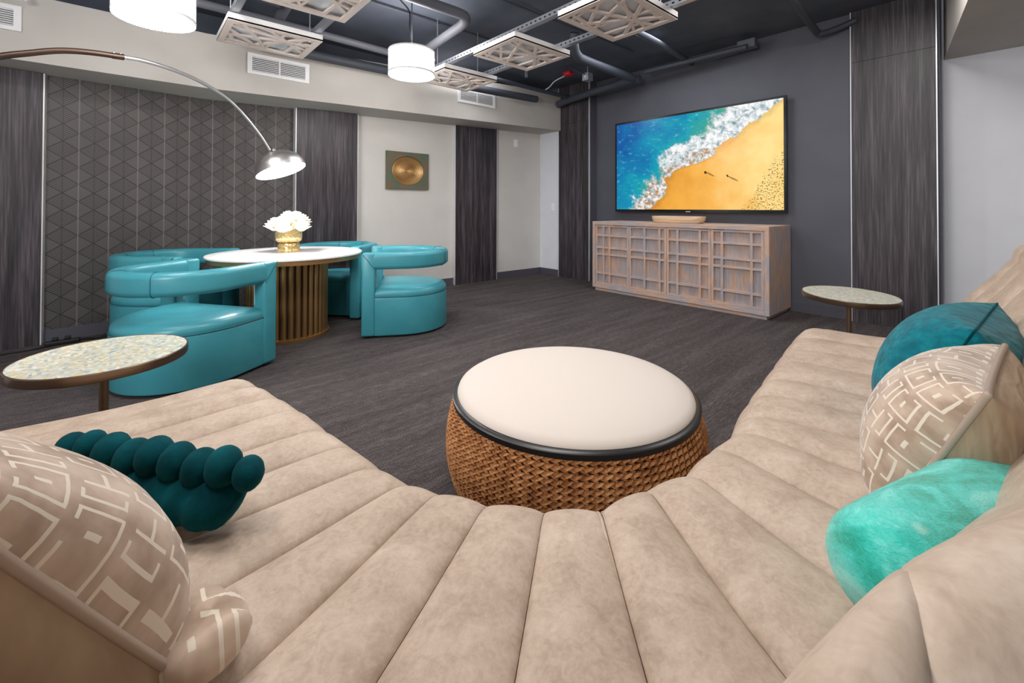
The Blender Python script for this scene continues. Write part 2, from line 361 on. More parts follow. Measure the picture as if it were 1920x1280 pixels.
class MB:
    def __init__(s): s.v = []; s.f = []
    def add(s, v, f):
        n = len(s.v); s.v += [tuple(x) for x in v]; s.f += [tuple(i+n for i in q) for q in f]; return s
    def box(s, x0, x1, y0, y1, z0, z1):
        v = [(x, y, z) for z in (z0, z1) for y in (y0, y1) for x in (x0, x1)]
        return s.add(v, [(0, 2, 3, 1), (4, 5, 7, 6), (0, 1, 5, 4), (2, 6, 7, 3), (0, 4, 6, 2), (1, 3, 7, 5)])
    def rbox(s, x0, x1, y0, y1, z0, z1, b):
        """box with chamfered edges (24 verts)"""
        bm = bmesh.new(); vs = [bm.verts.new(p) for p in [(x, y, z) for z in (z0, z1) for y in (y0, y1) for x in (x0, x1)]]
        for q in [(0, 2, 3, 1), (4, 5, 7, 6), (0, 1, 5, 4), (2, 6, 7, 3), (0, 4, 6, 2), (1, 3, 7, 5)]: bm.faces.new([vs[i] for i in q])
        bmesh.ops.bevel(bm, geom=bm.edges[:], offset=b, segments=3, affect='EDGES', profile=.5)
        bm.verts.index_update()
        s.add([v.co[:] for v in bm.verts], [[v.index for v in f.verts] for f in bm.faces]); bm.free(); return s
    def lathe(s, prof, n=48, c=(0, 0), cap=True, a0=0, a1=2*pi, sc=(1, 1)):
        full = abs(a1-a0-2*pi) < 1e-6; k = n if full else n+1; v = []
        for i in range(k):
            a = a0+(a1-a0)*i/n
            for r, z in prof: v.append((c[0]+r*cos(a)*sc[0], c[1]+r*sin(a)*sc[1], z))
        p = len(prof); f = []
        for i in range(n):
            j = (i+1) % k
            for q in range(p-1): f.append((i*p+q, j*p+q, j*p+q+1, i*p+q+1))
        if cap and full:
            f.append(tuple(i*p for i in range(k))[::-1]); f.append(tuple(i*p+p-1 for i in range(k)))
        return s.add(v, f)
    def tube(s, pts, r, n=12, cap=True, closed=False):
        pts = [Vector(p) for p in pts]; L = len(pts); v = []; f = []; ref = None
        for i, p in enumerate(pts):
            if closed: t = (pts[(i+1) % L]-pts[i-1]).normalized()
            else: t = (pts[min(i+1, L-1)]-pts[max(i-1, 0)]).normalized()
            if ref is None:
                ref = t.orthogonal().normalized()
            ref = (ref - t*ref.dot(t)).normalized(); b = t.cross(ref)
            rr = r[i] if isinstance(r, (list, tuple)) else r
            for k in range(n):
                a = 2*pi*k/n; v.append(p+ref*cos(a)*rr+b*sin(a)*rr)
        for i in range(L if closed else L-1):
            j = (i+1) % L
            for k in range(n): f.append((i*n+k, i*n+(k+1) % n, j*n+(k+1) % n, j*n+k))
        if cap and not closed: f.append(tuple(range(n))[::-1]); f.append(tuple((L-1)*n+k for k in range(n)))
        return s.add(v, f)
    def bar(s, a, b, wdt, h, up=Vector((0, 0, 1))):
        a, b, up = Vector(a), Vector(b), Vector(up); t = (b-a).normalized(); sd = t.cross(up).normalized()*wdt/2; u = sd.cross(t).normalized()*h/2
        v = [p+x*sd+y*u for p in (a, b) for x, y in ((-1, -1), (1, -1), (1, 1), (-1, 1))]
        return s.add(v, [(0, 1, 2, 3), (7, 6, 5, 4), (0, 4, 5, 1), (1, 5, 6, 2), (2, 6, 7, 3), (3, 7, 4, 0)])
    def sphere(s, c, r, nu=12, nv=8, sc=(1, 1, 1), rot=None):
        v = []; f = []
        for j in range(nv+1):
            th = pi*j/nv
            for i in range(nu):
                a = 2*pi*i/nu; p = Vector((r*sc[0]*sin(th)*cos(a), r*sc[1]*sin(th)*sin(a), r*sc[2]*cos(th)))
                if rot is not None: p = rot @ p
                v.append(p+Vector(c))
        for j in range(nv):
            for i in range(nu): f.append((j*nu+i, (j+1)*nu+i, (j+1)*nu+(i+1) % nu, j*nu+(i+1) % nu))
        return s.add(v, f)
    def prism(s, poly, z0, z1):
        n = len(poly); v = [(x, y, z0) for x, y in poly]+[(x, y, z1) for x, y in poly]
        return s.add(v, [tuple(range(n))[::-1], tuple(range(n, 2*n))]+[(i, (i+1) % n, n+(i+1) % n, n+i) for i in range(n)])
    def build(s, name, material, parent=None, smooth=False, angle=35, uvs=None):
        return mesh_obj(name, s.v, s.f, material, parent, smooth, uvs, angle if smooth else None)
def smooth_path(pts, n=8):
    P = [Vector(p) for p in pts]; P = [2*P[0]-P[1]]+P+[2*P[-1]-P[-2]]; out = []
    for i in range(1, len(P)-2):
        for k in range(n):
            t = k/n; a, b, c, d = P[i-1:i+3]
            out.append(.5*((2*b)+(c-a)*t+(2*a-5*b+4*c-d)*t*t+(3*b-a-3*c+d)*t**3))
    out.append(P[-2]); return out

# ------------------------------------------------------------------ the room
CEIL = 3.03
XTV = 5.37
struct(MB().box(-2.4, 5.9, -1.9, 5.6, -.06, 0).build('floor', 'carpet'))
struct(MB().box(-2.4, 5.9, -1.9, 5.6, CEIL, CEIL+.08).build('ceiling', 'ceiling_black'))

def facet_wall(name, pts, z0, ztops, material, uvs=True, thick=.08, kind='structure'):
    """vertical wall along a polyline in plan with a top height at each point; front faces -Y"""
    v = []; uv = []; f = []; L = 0
    for i, ((x, y), zt) in enumerate(zip(pts, ztops)):
        if i: L += sqrt((x-pts[i-1][0])**2+(y-pts[i-1][1])**2)
        v += [(x, y, z0), (x, y, zt), (x, y+thick, zt), (x, y+thick, z0)]; uv += [(L, z0), (L, zt), (L, zt), (L, z0)]
    for i in range(len(pts)-1):
        a, b = i*4, i*4+4
        f += [(a, b, b+1, a+1), (a+1, b+1, b+2, a+2), (a+2, b+2, b+3, a+3), (a+3, b+3, b, a)]
    f += [(0, 1, 2, 3), tuple(len(v)-4+k for k in (3, 2, 1, 0))]
    o = mesh_obj(name, v, f, material, None, False, uv); 
    if kind: o['kind'] = kind
    return o
# left wall bends gently at x=.6; above it a deep bulkhead with sloping underside
wl = lambda x: 5.153+(x+.524)*.11 if x < .62 else 5.279-(x-.62)*.011
zl = lambda x: 2.168 if x < .5 else 2.168+(x-.5)*.0362
xs = [-2.4, .62, 5.25]
facet_wall('wall_left', [(x, wl(x)) for x in xs], 0, [zl(x)+.03 for x in xs], 'wall_cream')
# wallpaper field between the first two laminate panels
xs = [-.52, .62, 1.36]
wp = facet_wall('trim_1', [(x, wl(x)-.012) for x in xs], .1, [zl(x) for x in xs], 'wallpaper', thick=.01)
# the bulkhead (soffit)
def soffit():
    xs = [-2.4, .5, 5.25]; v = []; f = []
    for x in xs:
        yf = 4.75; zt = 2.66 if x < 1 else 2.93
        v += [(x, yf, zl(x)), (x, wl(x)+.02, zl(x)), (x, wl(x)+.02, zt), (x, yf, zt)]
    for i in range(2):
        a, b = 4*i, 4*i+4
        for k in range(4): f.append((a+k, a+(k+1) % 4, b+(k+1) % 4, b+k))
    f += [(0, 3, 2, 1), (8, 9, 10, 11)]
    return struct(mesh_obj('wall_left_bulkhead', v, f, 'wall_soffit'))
soffit()
struct(MB().box(-2.4, 5.3, 5.30, 5.38, 2.2, CEIL).build('wall_left_upper', 'ceiling_black'))
struct(MB().box(XTV, XTV+.08, .40, 4.80, 0, CEIL).build('wall_tv', 'wall_dark'))
struct(MB().box(5.21, 5.29, 4.76, 5.24, 0, 2.36).build('wall_far_corner', 'wall_white'))
struct(MB().box(5.62, 5.70, -1.9, .45, 0, CEIL).build('wall_right', 'wall_white'))
struct(MB().box(-2.4, 5.7, -1.9, -1.82, 0, CEIL).build('wall_behind', 'wall_cream'))
struct(MB().box(-2.48, -2.4, -1.9, 5.3, 0, CEIL).build('wall_far_left', 'wall_cream'))
# bulkhead over the right side of the room
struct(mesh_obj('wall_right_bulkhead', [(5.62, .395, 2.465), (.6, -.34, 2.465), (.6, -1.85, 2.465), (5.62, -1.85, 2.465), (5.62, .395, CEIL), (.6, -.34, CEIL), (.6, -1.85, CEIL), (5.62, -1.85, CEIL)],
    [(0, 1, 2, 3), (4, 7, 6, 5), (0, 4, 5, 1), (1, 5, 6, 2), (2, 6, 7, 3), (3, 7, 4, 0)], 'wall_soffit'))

# laminate wall panels
def along_panel(label, x0, x1, proud, seams=None, z0=0.0):
    t = tag(empty('wood_wall_panel', ((x0+x1)/2, wl((x0+x1)/2)-proud/2, 0)), label, 'wall panel', 'dark wood wall panels')
    def q(x0, x1, pr, z0, z1a, z1b):
        ya, yb = wl(x0), wl(x1); ox, oy = t.location.x, t.location.y
        v = [(x0-ox, ya-pr-oy, z0), (x1-ox, yb-pr-oy, z0), (x1-ox, yb-.002-oy, z0), (x0-ox, ya-.002-oy, z0), (x0-ox, ya-pr-oy, z1a), (x1-ox, yb-pr-oy, z1b), (x1-ox, yb-.002-oy, z1b), (x0-ox, ya-.002-oy, z1a)]
        return v, [(0, 3, 2, 1), (4, 5, 6, 7), (0, 1, 5, 4), (1, 2, 6, 5), (2, 3, 7, 6), (3, 0, 4, 7)]
    mesh_obj('board', *q(x0+.008, x1-.008, proud, z0, zl(x0)-.004, zl(x1)-.004), 'dark_laminate', t)
    for a, b in ((x0, x0+.008), (x1-.008, x1)):
        mesh_obj('metal_edge', *q(a, b, proud+.004, z0, zl(a)-.004, zl(b)-.004), 'trim_metal', t)
    return t
along_panel('dark wood-grain wall panel at the far left, beside the patterned wallpaper', -1.5, -.525, .065)
along_panel('dark wood-grain wall panel between the patterned wallpaper and the gold relief', 1.36, 2.055, .10)
along_panel('narrow dark wood-grain wall panel right of the gold relief', 3.47, 4.235, .05)
def col_panel(label, x, y0, y1, seam, back):
    t = tag(empty('wood_column', (x, (y0+y1)/2, 0)), label, 'column', 'dark wood columns flanking the television')
    yc = (y0+y1)/2; top = CEIL-.003
    MB().box(0, .02, y0+.008-yc, y1-.008-yc, 0, seam-.0015).build('board', 'dark_laminate', t)
    MB().box(0, .02, y0+.008-yc, y1-.008-yc, seam+.0015, top).build('board', 'dark_laminate', t)
    for a, b in ((y0, y0+.008), (y1-.008, y1)): MB().box(-.004, .02, a-yc, b-yc, 0, top).build('metal_edge', 'trim_metal', t)
    MB().box(.02, back-x, y0+.004-yc, y1-.004-yc, 0, top).build('core', 'baseboard', t)
    return t
col_panel('dark wood-grain column at the right, behind the round side table', 5.32, .415, 1.03, 2.527, 5.62)
col_panel('dark wood-grain column in the far corner, left of the carved cabinet', 5.19, 4.17, 4.795, 2.43, 5.368)

# baseboards
def bb_along(name, x0, x1):
    v, f = [], []
    pts = [x0, x1] if not (x0 < .62 < x1) else [x0, .62, x1]
    for x in pts: v += [(x, wl(x)-.014, 0), (x, wl(x)-.014, .1), (x, wl(x)-.001, .1), (x, wl(x)-.001, 0)]
    for i in range(len(pts)-1):
        a, b = 4*i, 4*i+4; f += [(a+k, a+(k+1) % 4, b+(k+1) % 4, b+k) for k in range(4)]
    f += [(0, 3, 2, 1), tuple(len(v)-4+k for k in range(4))]
    struct(mesh_obj(name, v, f, 'baseboard'))
bb_along('baseboard_left', -.52, 1.36); bb_along('baseboard_left_middle', 2.057, 3.468); bb_along('baseboard_left_far', 4.237, 5.207)
struct(MB().box(5.197, 5.209, 4.797, 5.21, 0, .1).build('baseboard_corner', 'baseboard'))
struct(MB().box(XTV-.014, XTV-.001, 1.032, 4.168, 0, .088).build('baseboard_tv', 'baseboard'))
struct(MB().box(5.606, 5.619, -1.8, .41, 0, .1).build('baseboard_right', 'baseboard'))

# ------------------------------------------------------------------ ceiling: pipes, rails, panels
def pipe(pts, r, m, label, n=16, cat='pipe', name='ceiling_pipe', sm=True):
    o = MB().tube(smooth_path(pts, 6) if sm else pts, r, n).build(name, m, None, True, 50)
    return tag(o, label, cat)
pipe([(1.0, 3.17, 2.80), (1.9, 3.17, 2.80), (2.16, 3.17, 2.80), (2.24, 3.20, 2.79), (2.28, 3.30, 2.78), (2.30, 3.6, 2.77), (2.36, 4.6, 2.74)], .045, 'pipe_grey', 'grey ceiling pipe that bends round an elbow above the glowing far drum pendant')
pipe([(.1, 4.34, 2.76), (1.2, 4.34, 2.76), (2.2, 4.38, 2.76), (3.2, 4.42, 2.76)], .035, 'pipe_grey', 'straight light grey ceiling pipe behind the far drum pendant')
pipe([(.9, 4.66, 2.64), (2.3, 4.66, 2.66), (3.6, 4.63, 2.68), (4.5, 4.60, 2.70)], .05, 'pipe_dark', 'thick dark capped pipe running along the top of the left bulkhead')
pipe([(5.1, 4.72, 2.74), (5.06, 4.3, 2.77), (5.03, 3.5, 2.80), (5.03, 3.2, 2.80)], .055, 'pipe_dark', 'dark pipe running under the ceiling along the television wall to the corner column')
pipe([(3.55, 3.05, 2.97), (3.60, 3.10, 2.86), (3.72, 3.16, 2.80), (3.95, 3.2, 2.79), (4.9, 3.25, 2.80), (5.02, 3.28, 2.80)], .05, 'pipe_dark', 'dark pipe with curved drop, right of the middle lattice ceiling panel')
pipe([(5.0, 3.1, 2.86), (5.05, 2.5, 2.87), (5.1, 1.9, 2.88)], .032, 'pipe_dark', 'thin dark pipe along the ceiling edge over the television')
pipe([(3.7, 2.55, 2.95), (4.5, 2.57, 2.93), (5.25, 2.6, 2.90)], .035, 'pipe_dark', 'dark pipe crossing the ceiling toward the middle of the television wall')
pipe([(3.4, 4.42, 2.78), (4.6, 4.45, 2.79), (5.25, 4.46, 2.80)], .028, 'pipe_dark', 'thin dark conduit ending at the top of the corner column')
pipe([(3.3, 1.20, 2.96), (4.4, 1.24, 2.92), (5.1, 1.27, 2.88), (5.22, 1.24, 2.86), (5.3, 1.1, 2.90), (5.32, .98, 2.94)], .032, 'pipe_dark', 'dark elbowed pipe reaching the right wood column near the ceiling')
pipe([(.2, 3.9, 3.0), (1.6, 3.88, 3.0), (3.6, 3.86, 3.0)], .012, 'pipe_dark', 'thin black conduit clipped to the ceiling above the far pendant', 8)
pipe([(1.2, 3.05, 3.005), (2.5, 3.05, 3.005), (4.6, 3.02, 3.005)], .010, 'pipe_dark', 'thin black conduit clipped to the ceiling above the middle lattice panel', 8)
pipe([(.62, 3.95, 2.96), (.66, 4.05, 2.90), (.78, 4.1, 2.86), (.95, 4.1, 2.85)], .05, 'pipe_dark', 'short dark pipe elbow behind the left lattice ceiling panel')
pipe([(1.0, 3.75, 2.93), (1.02, 4.2, 2.88), (1.03, 4.7, 2.82)], .045, 'pipe_grey', 'grey pipe passing above the gap between the two left lattice panels')

def rail(x, y0, y1, label, z=2.512):
    t = tag(empty('metal_ceiling_rail', (x, (y0+y1)/2, z)), label, 'ceiling rail', 'perforated metal rails carrying the lattice panels')
    yc = (y0+y1)/2; b = MB(); W = .022; H = .042
    b.box(-W, W, y0-yc, y1-yc, H-.003, H)
    for s in (-1, 1):
        x0, x1 = (s*W-.0015, s*W+.0015)
        b.box(x0, x1, y0-yc, y1-yc, .026, H); b.box(x0, x1, y0-yc, y1-yc, 0, .014)
        y = y0
        while y < y1-.02:
            b.box(x0, x1, y-yc, min(y+.03, y1)-yc, .014, .026); y += .05
    b.box(-W, W, y0-yc, y1-yc, 0, .002)
    b.build('channel', 'galvanized', t)
    for yy in (y0+.35, y1-.45):
        MB().tube([(0, yy-yc, H), (0, yy-yc, CEIL-z)], .005, 6).build('hanger_rod', 'galvanized', t)
    return t
rail(2.35, 1.30, 4.30, 'perforated metal rail over the left edge of the three right lattice panels')
rail(2.86, 1.30, 4.30, 'perforated metal rail over the right edge of the three right lattice panels')
rail(.56, 2.60, 4.35, 'perforated metal rail over the left edge of the two left lattice panels')
rail(1.13, 2.60, 4.35, 'perforated metal rail over the right edge of the two left lattice panels')

LAT = [((0, .18), (1, .42)), ((0, .62), (1, .30)), ((.12, 0), (.55, 1)), ((.30, 1), (.92, 0)), ((0, .85), (.8, 1)), ((.38, 0), (1, .8)), ((.62, 0), (.5, 1)),
       ((0, .36), (.45, 1)), ((.0, .05), (1, .62)), ((.78, 1), (.85, 0)), ((.15, 1), (0, .45)), ((.2, 0), (1, .12))]
def lattice_panel(x0, y0, label, zb=2.45, W=.655, D=.56):
    t = tag(empty('lattice_ceiling_panel', (x0+W/2, y0+D/2, zb)), label, 'ceiling panel', 'square lattice ceiling panels')
    b = MB(); hw, hd = W/2, D/2
    b.box(-hw, hw, -hd, -hd+.012, .004, .055).box(-hw, hw, hd-.012, hd, .004, .055).box(-hw, -hw+.012, -hd+.012, hd-.012, .004, .055).box(hw-.012, hw, -hd+.012, hd-.012, .004, .055)
    b.build('side_frame', 'box_white', t)
    MB().box(-hw+.012, hw-.012, -hd+.012, hd-.012, .034, .044).build('backing_board', 'diffuser_white', t)
    c = .045
    fr = MB(); fr.box(-hw, hw, -hd, -hd+c, 0, .016).box(-hw, hw, hd-c, hd, 0, .016).box(-hw, -hw+c, -hd+c, hd-c, 0, .016).box(hw-c, hw, -hd+c, hd-c, 0, .016)
    fr.build('face_border', 'lattice_wood', t)
    random.seed(4)
    for k, (p, q) in enumerate(LAT):
        P = [(-hw+c*.6+(W-1.2*c)*a, -hd+c*.6+(D-1.2*c)*bb) for a, bb in (p, q)]
        MB().bar((*P[0], .008+.0004*k), (*P[1], .008+.0004*k), random.choice((.022, .028, .034)), .014).build('slat', 'lattice_wood', t)
    return t
lattice_panel(2.285, 1.56, 'pale square lattice ceiling panel nearest the wood column, cut by the top of the frame')
lattice_panel(2.285, 2.58, 'pale square lattice ceiling panel, middle one of the three to the right of the drum pendant')
lattice_panel(2.285, 3.61, 'pale square lattice ceiling panel just right of the far glowing drum pendant')
lattice_panel(.515, 3.69, 'pale square lattice ceiling panel over the dining table, above the left air vent')
lattice_panel(.515, 2.65, 'pale square lattice ceiling panel at the top edge, left of centre')

# drum pendants
def pendant(x, y, zb, label, on=3):
    t = tag(empty('drum_pendant', (x, y, zb)), label, 'pendant lamp', 'crystal drum pendants')
    R_, Hh = .205, .215
    MB().lathe([(R_-.022, .01), (R_-.022, Hh-.01)], 48, cap=True).build('diffuser', 'drum_glow', t, True)
    for z in (0.0, Hh-.012):
        MB().lathe([(R_-.008, z), (R_+.004, z), (R_+.004, z+.012), (R_-.008, z+.012), (R_-.008, z)], 48, cap=False).build('hoop', 'box_white', t, True, 30)
    sm = None
    for k in range(72):
        a = 2*pi*k/72
        if sm is None:
            sm = MB().box(-.0065, .0065, -.0025, .0025, -.016, Hh-.012).build('crystal_strand', 'crystal', t); o = sm
        else:
            o = sm.copy(); COL.objects.link(o); o.parent = t
        o.location = (R_*cos(a), R_*sin(a), .004); o.rotation_euler = (0, 0, a+pi/2)
    MB().lathe([(.0, Hh), (.05, Hh), (.05, Hh+.02), (.03, Hh+.035), (0, Hh+.035)], 20, cap=False).build('canopy_cap', 'chrome', t, True, 30)
    MB().tube([(0, 0, Hh+.03), (0, 0, CEIL-zb)], .006, 8).build('stem', 'pipe_dark', t)
    MB().tube(smooth_path([(.01, 0, Hh+.03), (-.02, .0, Hh+.2), (-.02, .01, Hh+.36), (-.10, .02, Hh+.44), (-.2, .0, CEIL-zb)], 6), .007, 8).build('cord', 'black', t, True)
    MB().lathe([(0, CEIL-zb-.02), (.06, CEIL-zb-.02), (.06, CEIL-zb), (0, CEIL-zb)], 20, cap=False).build('ceiling_rose', 'pipe_dark', t)
    return t
pendant(1.925, 3.60, 2.315, 'glowing crystal drum pendant hanging beyond the left lattice panels, left of the right-hand panel row')
pendant(.105, 3.50, 2.275, 'large glowing crystal drum pendant cut by the top edge at the left')
point('pendant_bulb', (1.925, 3.60, 2.2), 26, .17, WHITE); point('pendant_bulb', (.105, 3.50, 2.16), 13, .17, WHITE)
point('pendant_bulb', (1.925, 3.60, 2.62), 16, .12, WHITE); point('pendant_bulb', (.105, 3.50, 2.58), 9, .12, WHITE)

# vents in the bulkhead face
def vent(x0, x1, z0, z1, label):
    t = tag(empty('air_vent', ((x0+x1)/2, 4.748, (z0+z1)/2)), label, 'vent', 'white louvred air vents in the bulkhead')
    hw, hh = (x1-x0)/2, (z1-z0)/2; b = MB(); c = .03
    b.box(-hw, hw, -.014, 0, -hh, -hh+c).box(-hw, hw, -.014, 0, hh-c, hh).box(-hw, -hw+c*1.3, -.014, 0, -hh+c, hh-c).box(hw-c*1.3, hw, -.014, 0, -hh+c, hh-c)
    b.build('frame', 'vent_white', t)
    MB().box(-hw+c, hw-c, -.002, 0, -hh+c, hh-c).build('backing', 'vent_gap', t)
    n = 8
    for k in range(n):
        z = -hh+c+(2*hh-2*c)*(k+.5)/n
        MB().add([(-hw+c*1.3, -.012, z-.001), (hw-c*1.3, -.012, z-.001), (hw-c*1.3, -.003, z+.008), (-hw+c*1.3, -.003, z+.008), (-hw+c*1.3, -.012, z-.005), (hw-c*1.3, -.012, z-.005), (hw-c*1.3, -.003, z+.004), (-hw+c*1.3, -.003, z+.004)],
                 [(0, 1, 2, 3), (7, 6, 5, 4), (0, 4, 5, 1), (2, 6, 7, 3), (1, 5, 6, 2), (3, 7, 4, 0)]).build('louvre', 'vent_white', t)
    MB().box(-.006, .006, -.013, -.002, -hh+c, hh-c).build('mullion', 'vent_white', t)
vent(-1.18, -.61, 2.372, 2.555, 'white air vent cut by the left edge of the frame, high on the bulkhead')
vent(.82, 1.372, 2.368, 2.565, 'white air vent on the bulkhead below the left lattice panel')
vent(3.207, 3.83, 2.485, 2.675, 'white air vent on the bulkhead behind the third lattice panel, far right one')

# small ceiling fittings
t = tag(empty('smoke_alarm', (4.50, 3.98, 2.93)), 'red alarm device on the dark ceiling near the corner column', 'alarm')
MB().rbox(-.05, .05, -.06, .06, -.02, .035, .012).build('housing', 'red_plastic', t, True, 40)
MB().tube(smooth_path([(-.0, .06, -.01), (-.05, .2, -.06), (0, .35, -.10), (.03, .48, -.12)], 6), .008, 8).build('cable', 'cable_white', t, True)
t = tag(empty('junction_box', (4.62, 3.74, 2.86)), 'galvanised metal junction box hanging below the ceiling beside the red alarm', 'junction box')
MB().box(-.05, .05, -.05, .05, -.05, .05).build('box', 'galvanized', t)
MB().box(-.054, -.05, -.018, .018, -.02, .02).build('cover', 'trim_metal', t)
MB().tube([(0, 0, .05), (0, 0, .17)], .008, 8).build('stem', 'galvanized', t)
MB().tube(smooth_path([(-.05, 0, .03), (-.14, .05, .05), (-.28, .06, .09), (-.4, .1, .15)], 6), .008, 8).build('conduit', 'pipe_dark', t, True)
helix = [(.014*cos(k*.9), .014*sin(k*.9), -.11+k*.0022) for k in range(50)]
t = tag(empty('spring_hanger', (3.36, 3.60, 2.69)), 'small metal spring hanger dangling under the middle lattice panel', 'hanger')
MB().tube(helix, .004, 5).build('spring', 'galvanized', t, True); MB().tube([(0, 0, 0), (0, 0, CEIL-2.69)], .003, 6).build('wire', 'galvanized', t)
t = tag(empty('exit_box', (5.17, 1.92, 2.93)), 'grey junction box with conduit at the ceiling edge above the television', 'junction box')
MB().box(-.05, .05, -.09, .09, -.05, .04).build('box', 'pipe_grey', t); MB().tube([(0, .09, 0), (0, .45, -.02)], .012, 8).build('conduit', 'pipe_dark', t)
t = tag(empty('sprinkler_head', (-.60, 4.62, 2.62)), 'small pale sprinkler head at the top left corner', 'sprinkler')
MB().lathe([(0, -.05), (.03, -.05), (.03, -.044), (.008, -.04), (.012, -.01), (.025, 0), (.025, .03), (0, .03)], 16, cap=False).build('head', 'plate_white', t, True, 30)
MB().tube([(0, 0, .03), (0, 0, CEIL-2.62)], .012, 10).build('drop_pipe', 'pipe_dark', t)

# ------------------------------------------------------------------ television and cabinet
t = tag(empty('television', (5.30, 2.67, 1.05)), 'large thin black television showing a beach from above, on the dark wall', 'television')
yc = 2.67; y0, y1, z0, z1 = 1.575-yc, 3.765-yc, -.005, 1.267
MB().box(-.018, .012, y0, y1, z0, z1).build('casing', 'bezel', t)
bz = .026
mesh_obj('screen', [(-.0195, y1-bz, z0+bz*1.4), (-.0195, y0+bz, z0+bz*1.4), (-.0195, y0+bz, z1-bz), (-.0195, y1-bz, z1-bz), (-.018, y1-bz, z0+bz*1.4), (-.018, y0+bz, z0+bz*1.4), (-.018, y0+bz, z1-bz), (-.018, y1-bz, z1-bz)],
    [(0, 1, 2, 3), (0, 4, 5, 1), (1, 5, 6, 2), (2, 6, 7, 3), (3, 7, 4, 0)], 'tv_screen', t, False, [(0, 0), (1, 0), (1, 1), (0, 1)]*2)
MB().box(.012, .068, -.6, .6, .2, 1.0).build('wall_mount', 'black', t)
MB().box(-.022, -.018, -.03, .03, z0+.006, z0+.014).build('badge', 'trim_metal', t)

CX0, CX1, CY0, CY1 = 4.70, 5.34, 1.555, 3.72
t = tag(empty('carved_cabinet', ((CX0+CX1)/2, (CY0+CY1)/2, 0)), 'long weathered wood cabinet with latticed doors under the television', 'cabinet')
ox, oy = t.location.x, t.location.y
def cb(name, x0, x1, ya, yb, za, zb, mt, par=None, bev=0):
    b = MB(); (b.rbox(x0-ox, x1-ox, ya-oy, yb-oy, za, zb, bev) if bev else b.box(x0-ox, x1-ox, ya-oy, yb-oy, za, zb))
    return b.build(name, mt, par or t)
cb('top', CX0, CX1, CY0, CY1, .875, .92, 'cabinet_wood_h', None, .003)
cb('side_panel', CX0, CX1, CY0, CY0+.045, .04, .875, 'cabinet_wood_v', None, .003); cb('side_panel', CX0, CX1, CY1-.045, CY1, .04, .875, 'cabinet_wood_v', None, .003)
cb('bottom_rail', CX0, CX1, CY0+.045, CY1-.045, .04, .085, 'cabinet_wood_h', None, .003)
cb('plinth', CX0+.025, CX1, CY0+.03, CY1-.03, 0, .04, 'cabinet_wood_h'); cb('back_panel', CX1-.02, CX1-.002, CY0+.045, CY1-.045, .085, .875, 'cabinet_wood_v')
dv = [1.602, 2.128, 2.645, 3.155, 3.673]
vb = [[1.72, 2.012], [2.25, 2.51], [2.735, 2.935], [3.45, 3.545]]
hb = [.735, .575, .487, .237]
dx0 = CX0+.010
for k in range(4):
    a, b = dv[k]+.002, dv[k+1]-.002
    d = cb('door', dx0+.028, dx0+.044, a, b, .088, .872, 'cabinet_panel')
    st = .026
    cb('stile', dx0, dx0+.028, a, a+st, .088, .872, 'cabinet_wood_v', d); cb('stile', dx0, dx0+.028, b-st, b, .088, .872, 'cabinet_wood_v', d)
    cb('rail', dx0, dx0+.028, a+st, b-st, .85, .872, 'cabinet_wood_h', d); cb('rail', dx0, dx0+.028, a+st, b-st, .088, .112, 'cabinet_wood_h', d)
    for z in hb: cb('lattice_bar', dx0+.001, dx0+.028, a+st, b-st, z-.012, z+.012, 'cabinet_wood_h', d)
    for y in vb[k]: cb('lattice_bar', dx0-.0005, dx0+.0275, y-.012, y+.012, .112, .85, 'cabinet_wood_v', d)
    pl = {0: b-.14, 1: a+.02, 2: a+.4, 3: a+.10}[k]
    cb('finger_pull', dx0-.001, dx0+.012, pl, pl+.12, .868, .874, 'gold_dark', d)
# pale wooden trough bowl
t = tag(empty('wooden_bowl', (4.95, 2.63, .92)), 'long pale wooden trough bowl on the cabinet below the television', 'bowl')
def bowl():
    v = []; f = []; n = 40; prof = [(.80, 0), (.88, .006), (.97, .04), (1.0, .078), (.99, .082), (.955, .08), (.90, .035), (.8, .018)]
    for i in range(n):
        a = 2*pi*i/n; c, s = cos(a), sin(a); e = .45
        x = .115*(abs(c)**e)*(1 if c > 0 else -1); y = .315*(abs(s)**e)*(1 if s > 0 else -1)
        for r, z in prof: v.append((x*r, y*(1-(1-r)*.7), z))
    p = len(prof)
    for i in range(n):
        j = (i+1) % n
        for q in range(p-1): f.append((i*p+q, j*p+q, j*p+q+1, i*p+q+1))
    f.append(tuple(i*p for i in range(n))[::-1]); f.append(tuple(i*p+p-1 for i in range(n)))
    mesh_obj('body', v, f, 'bowl_wood', t, True, None, 50)
bowl()

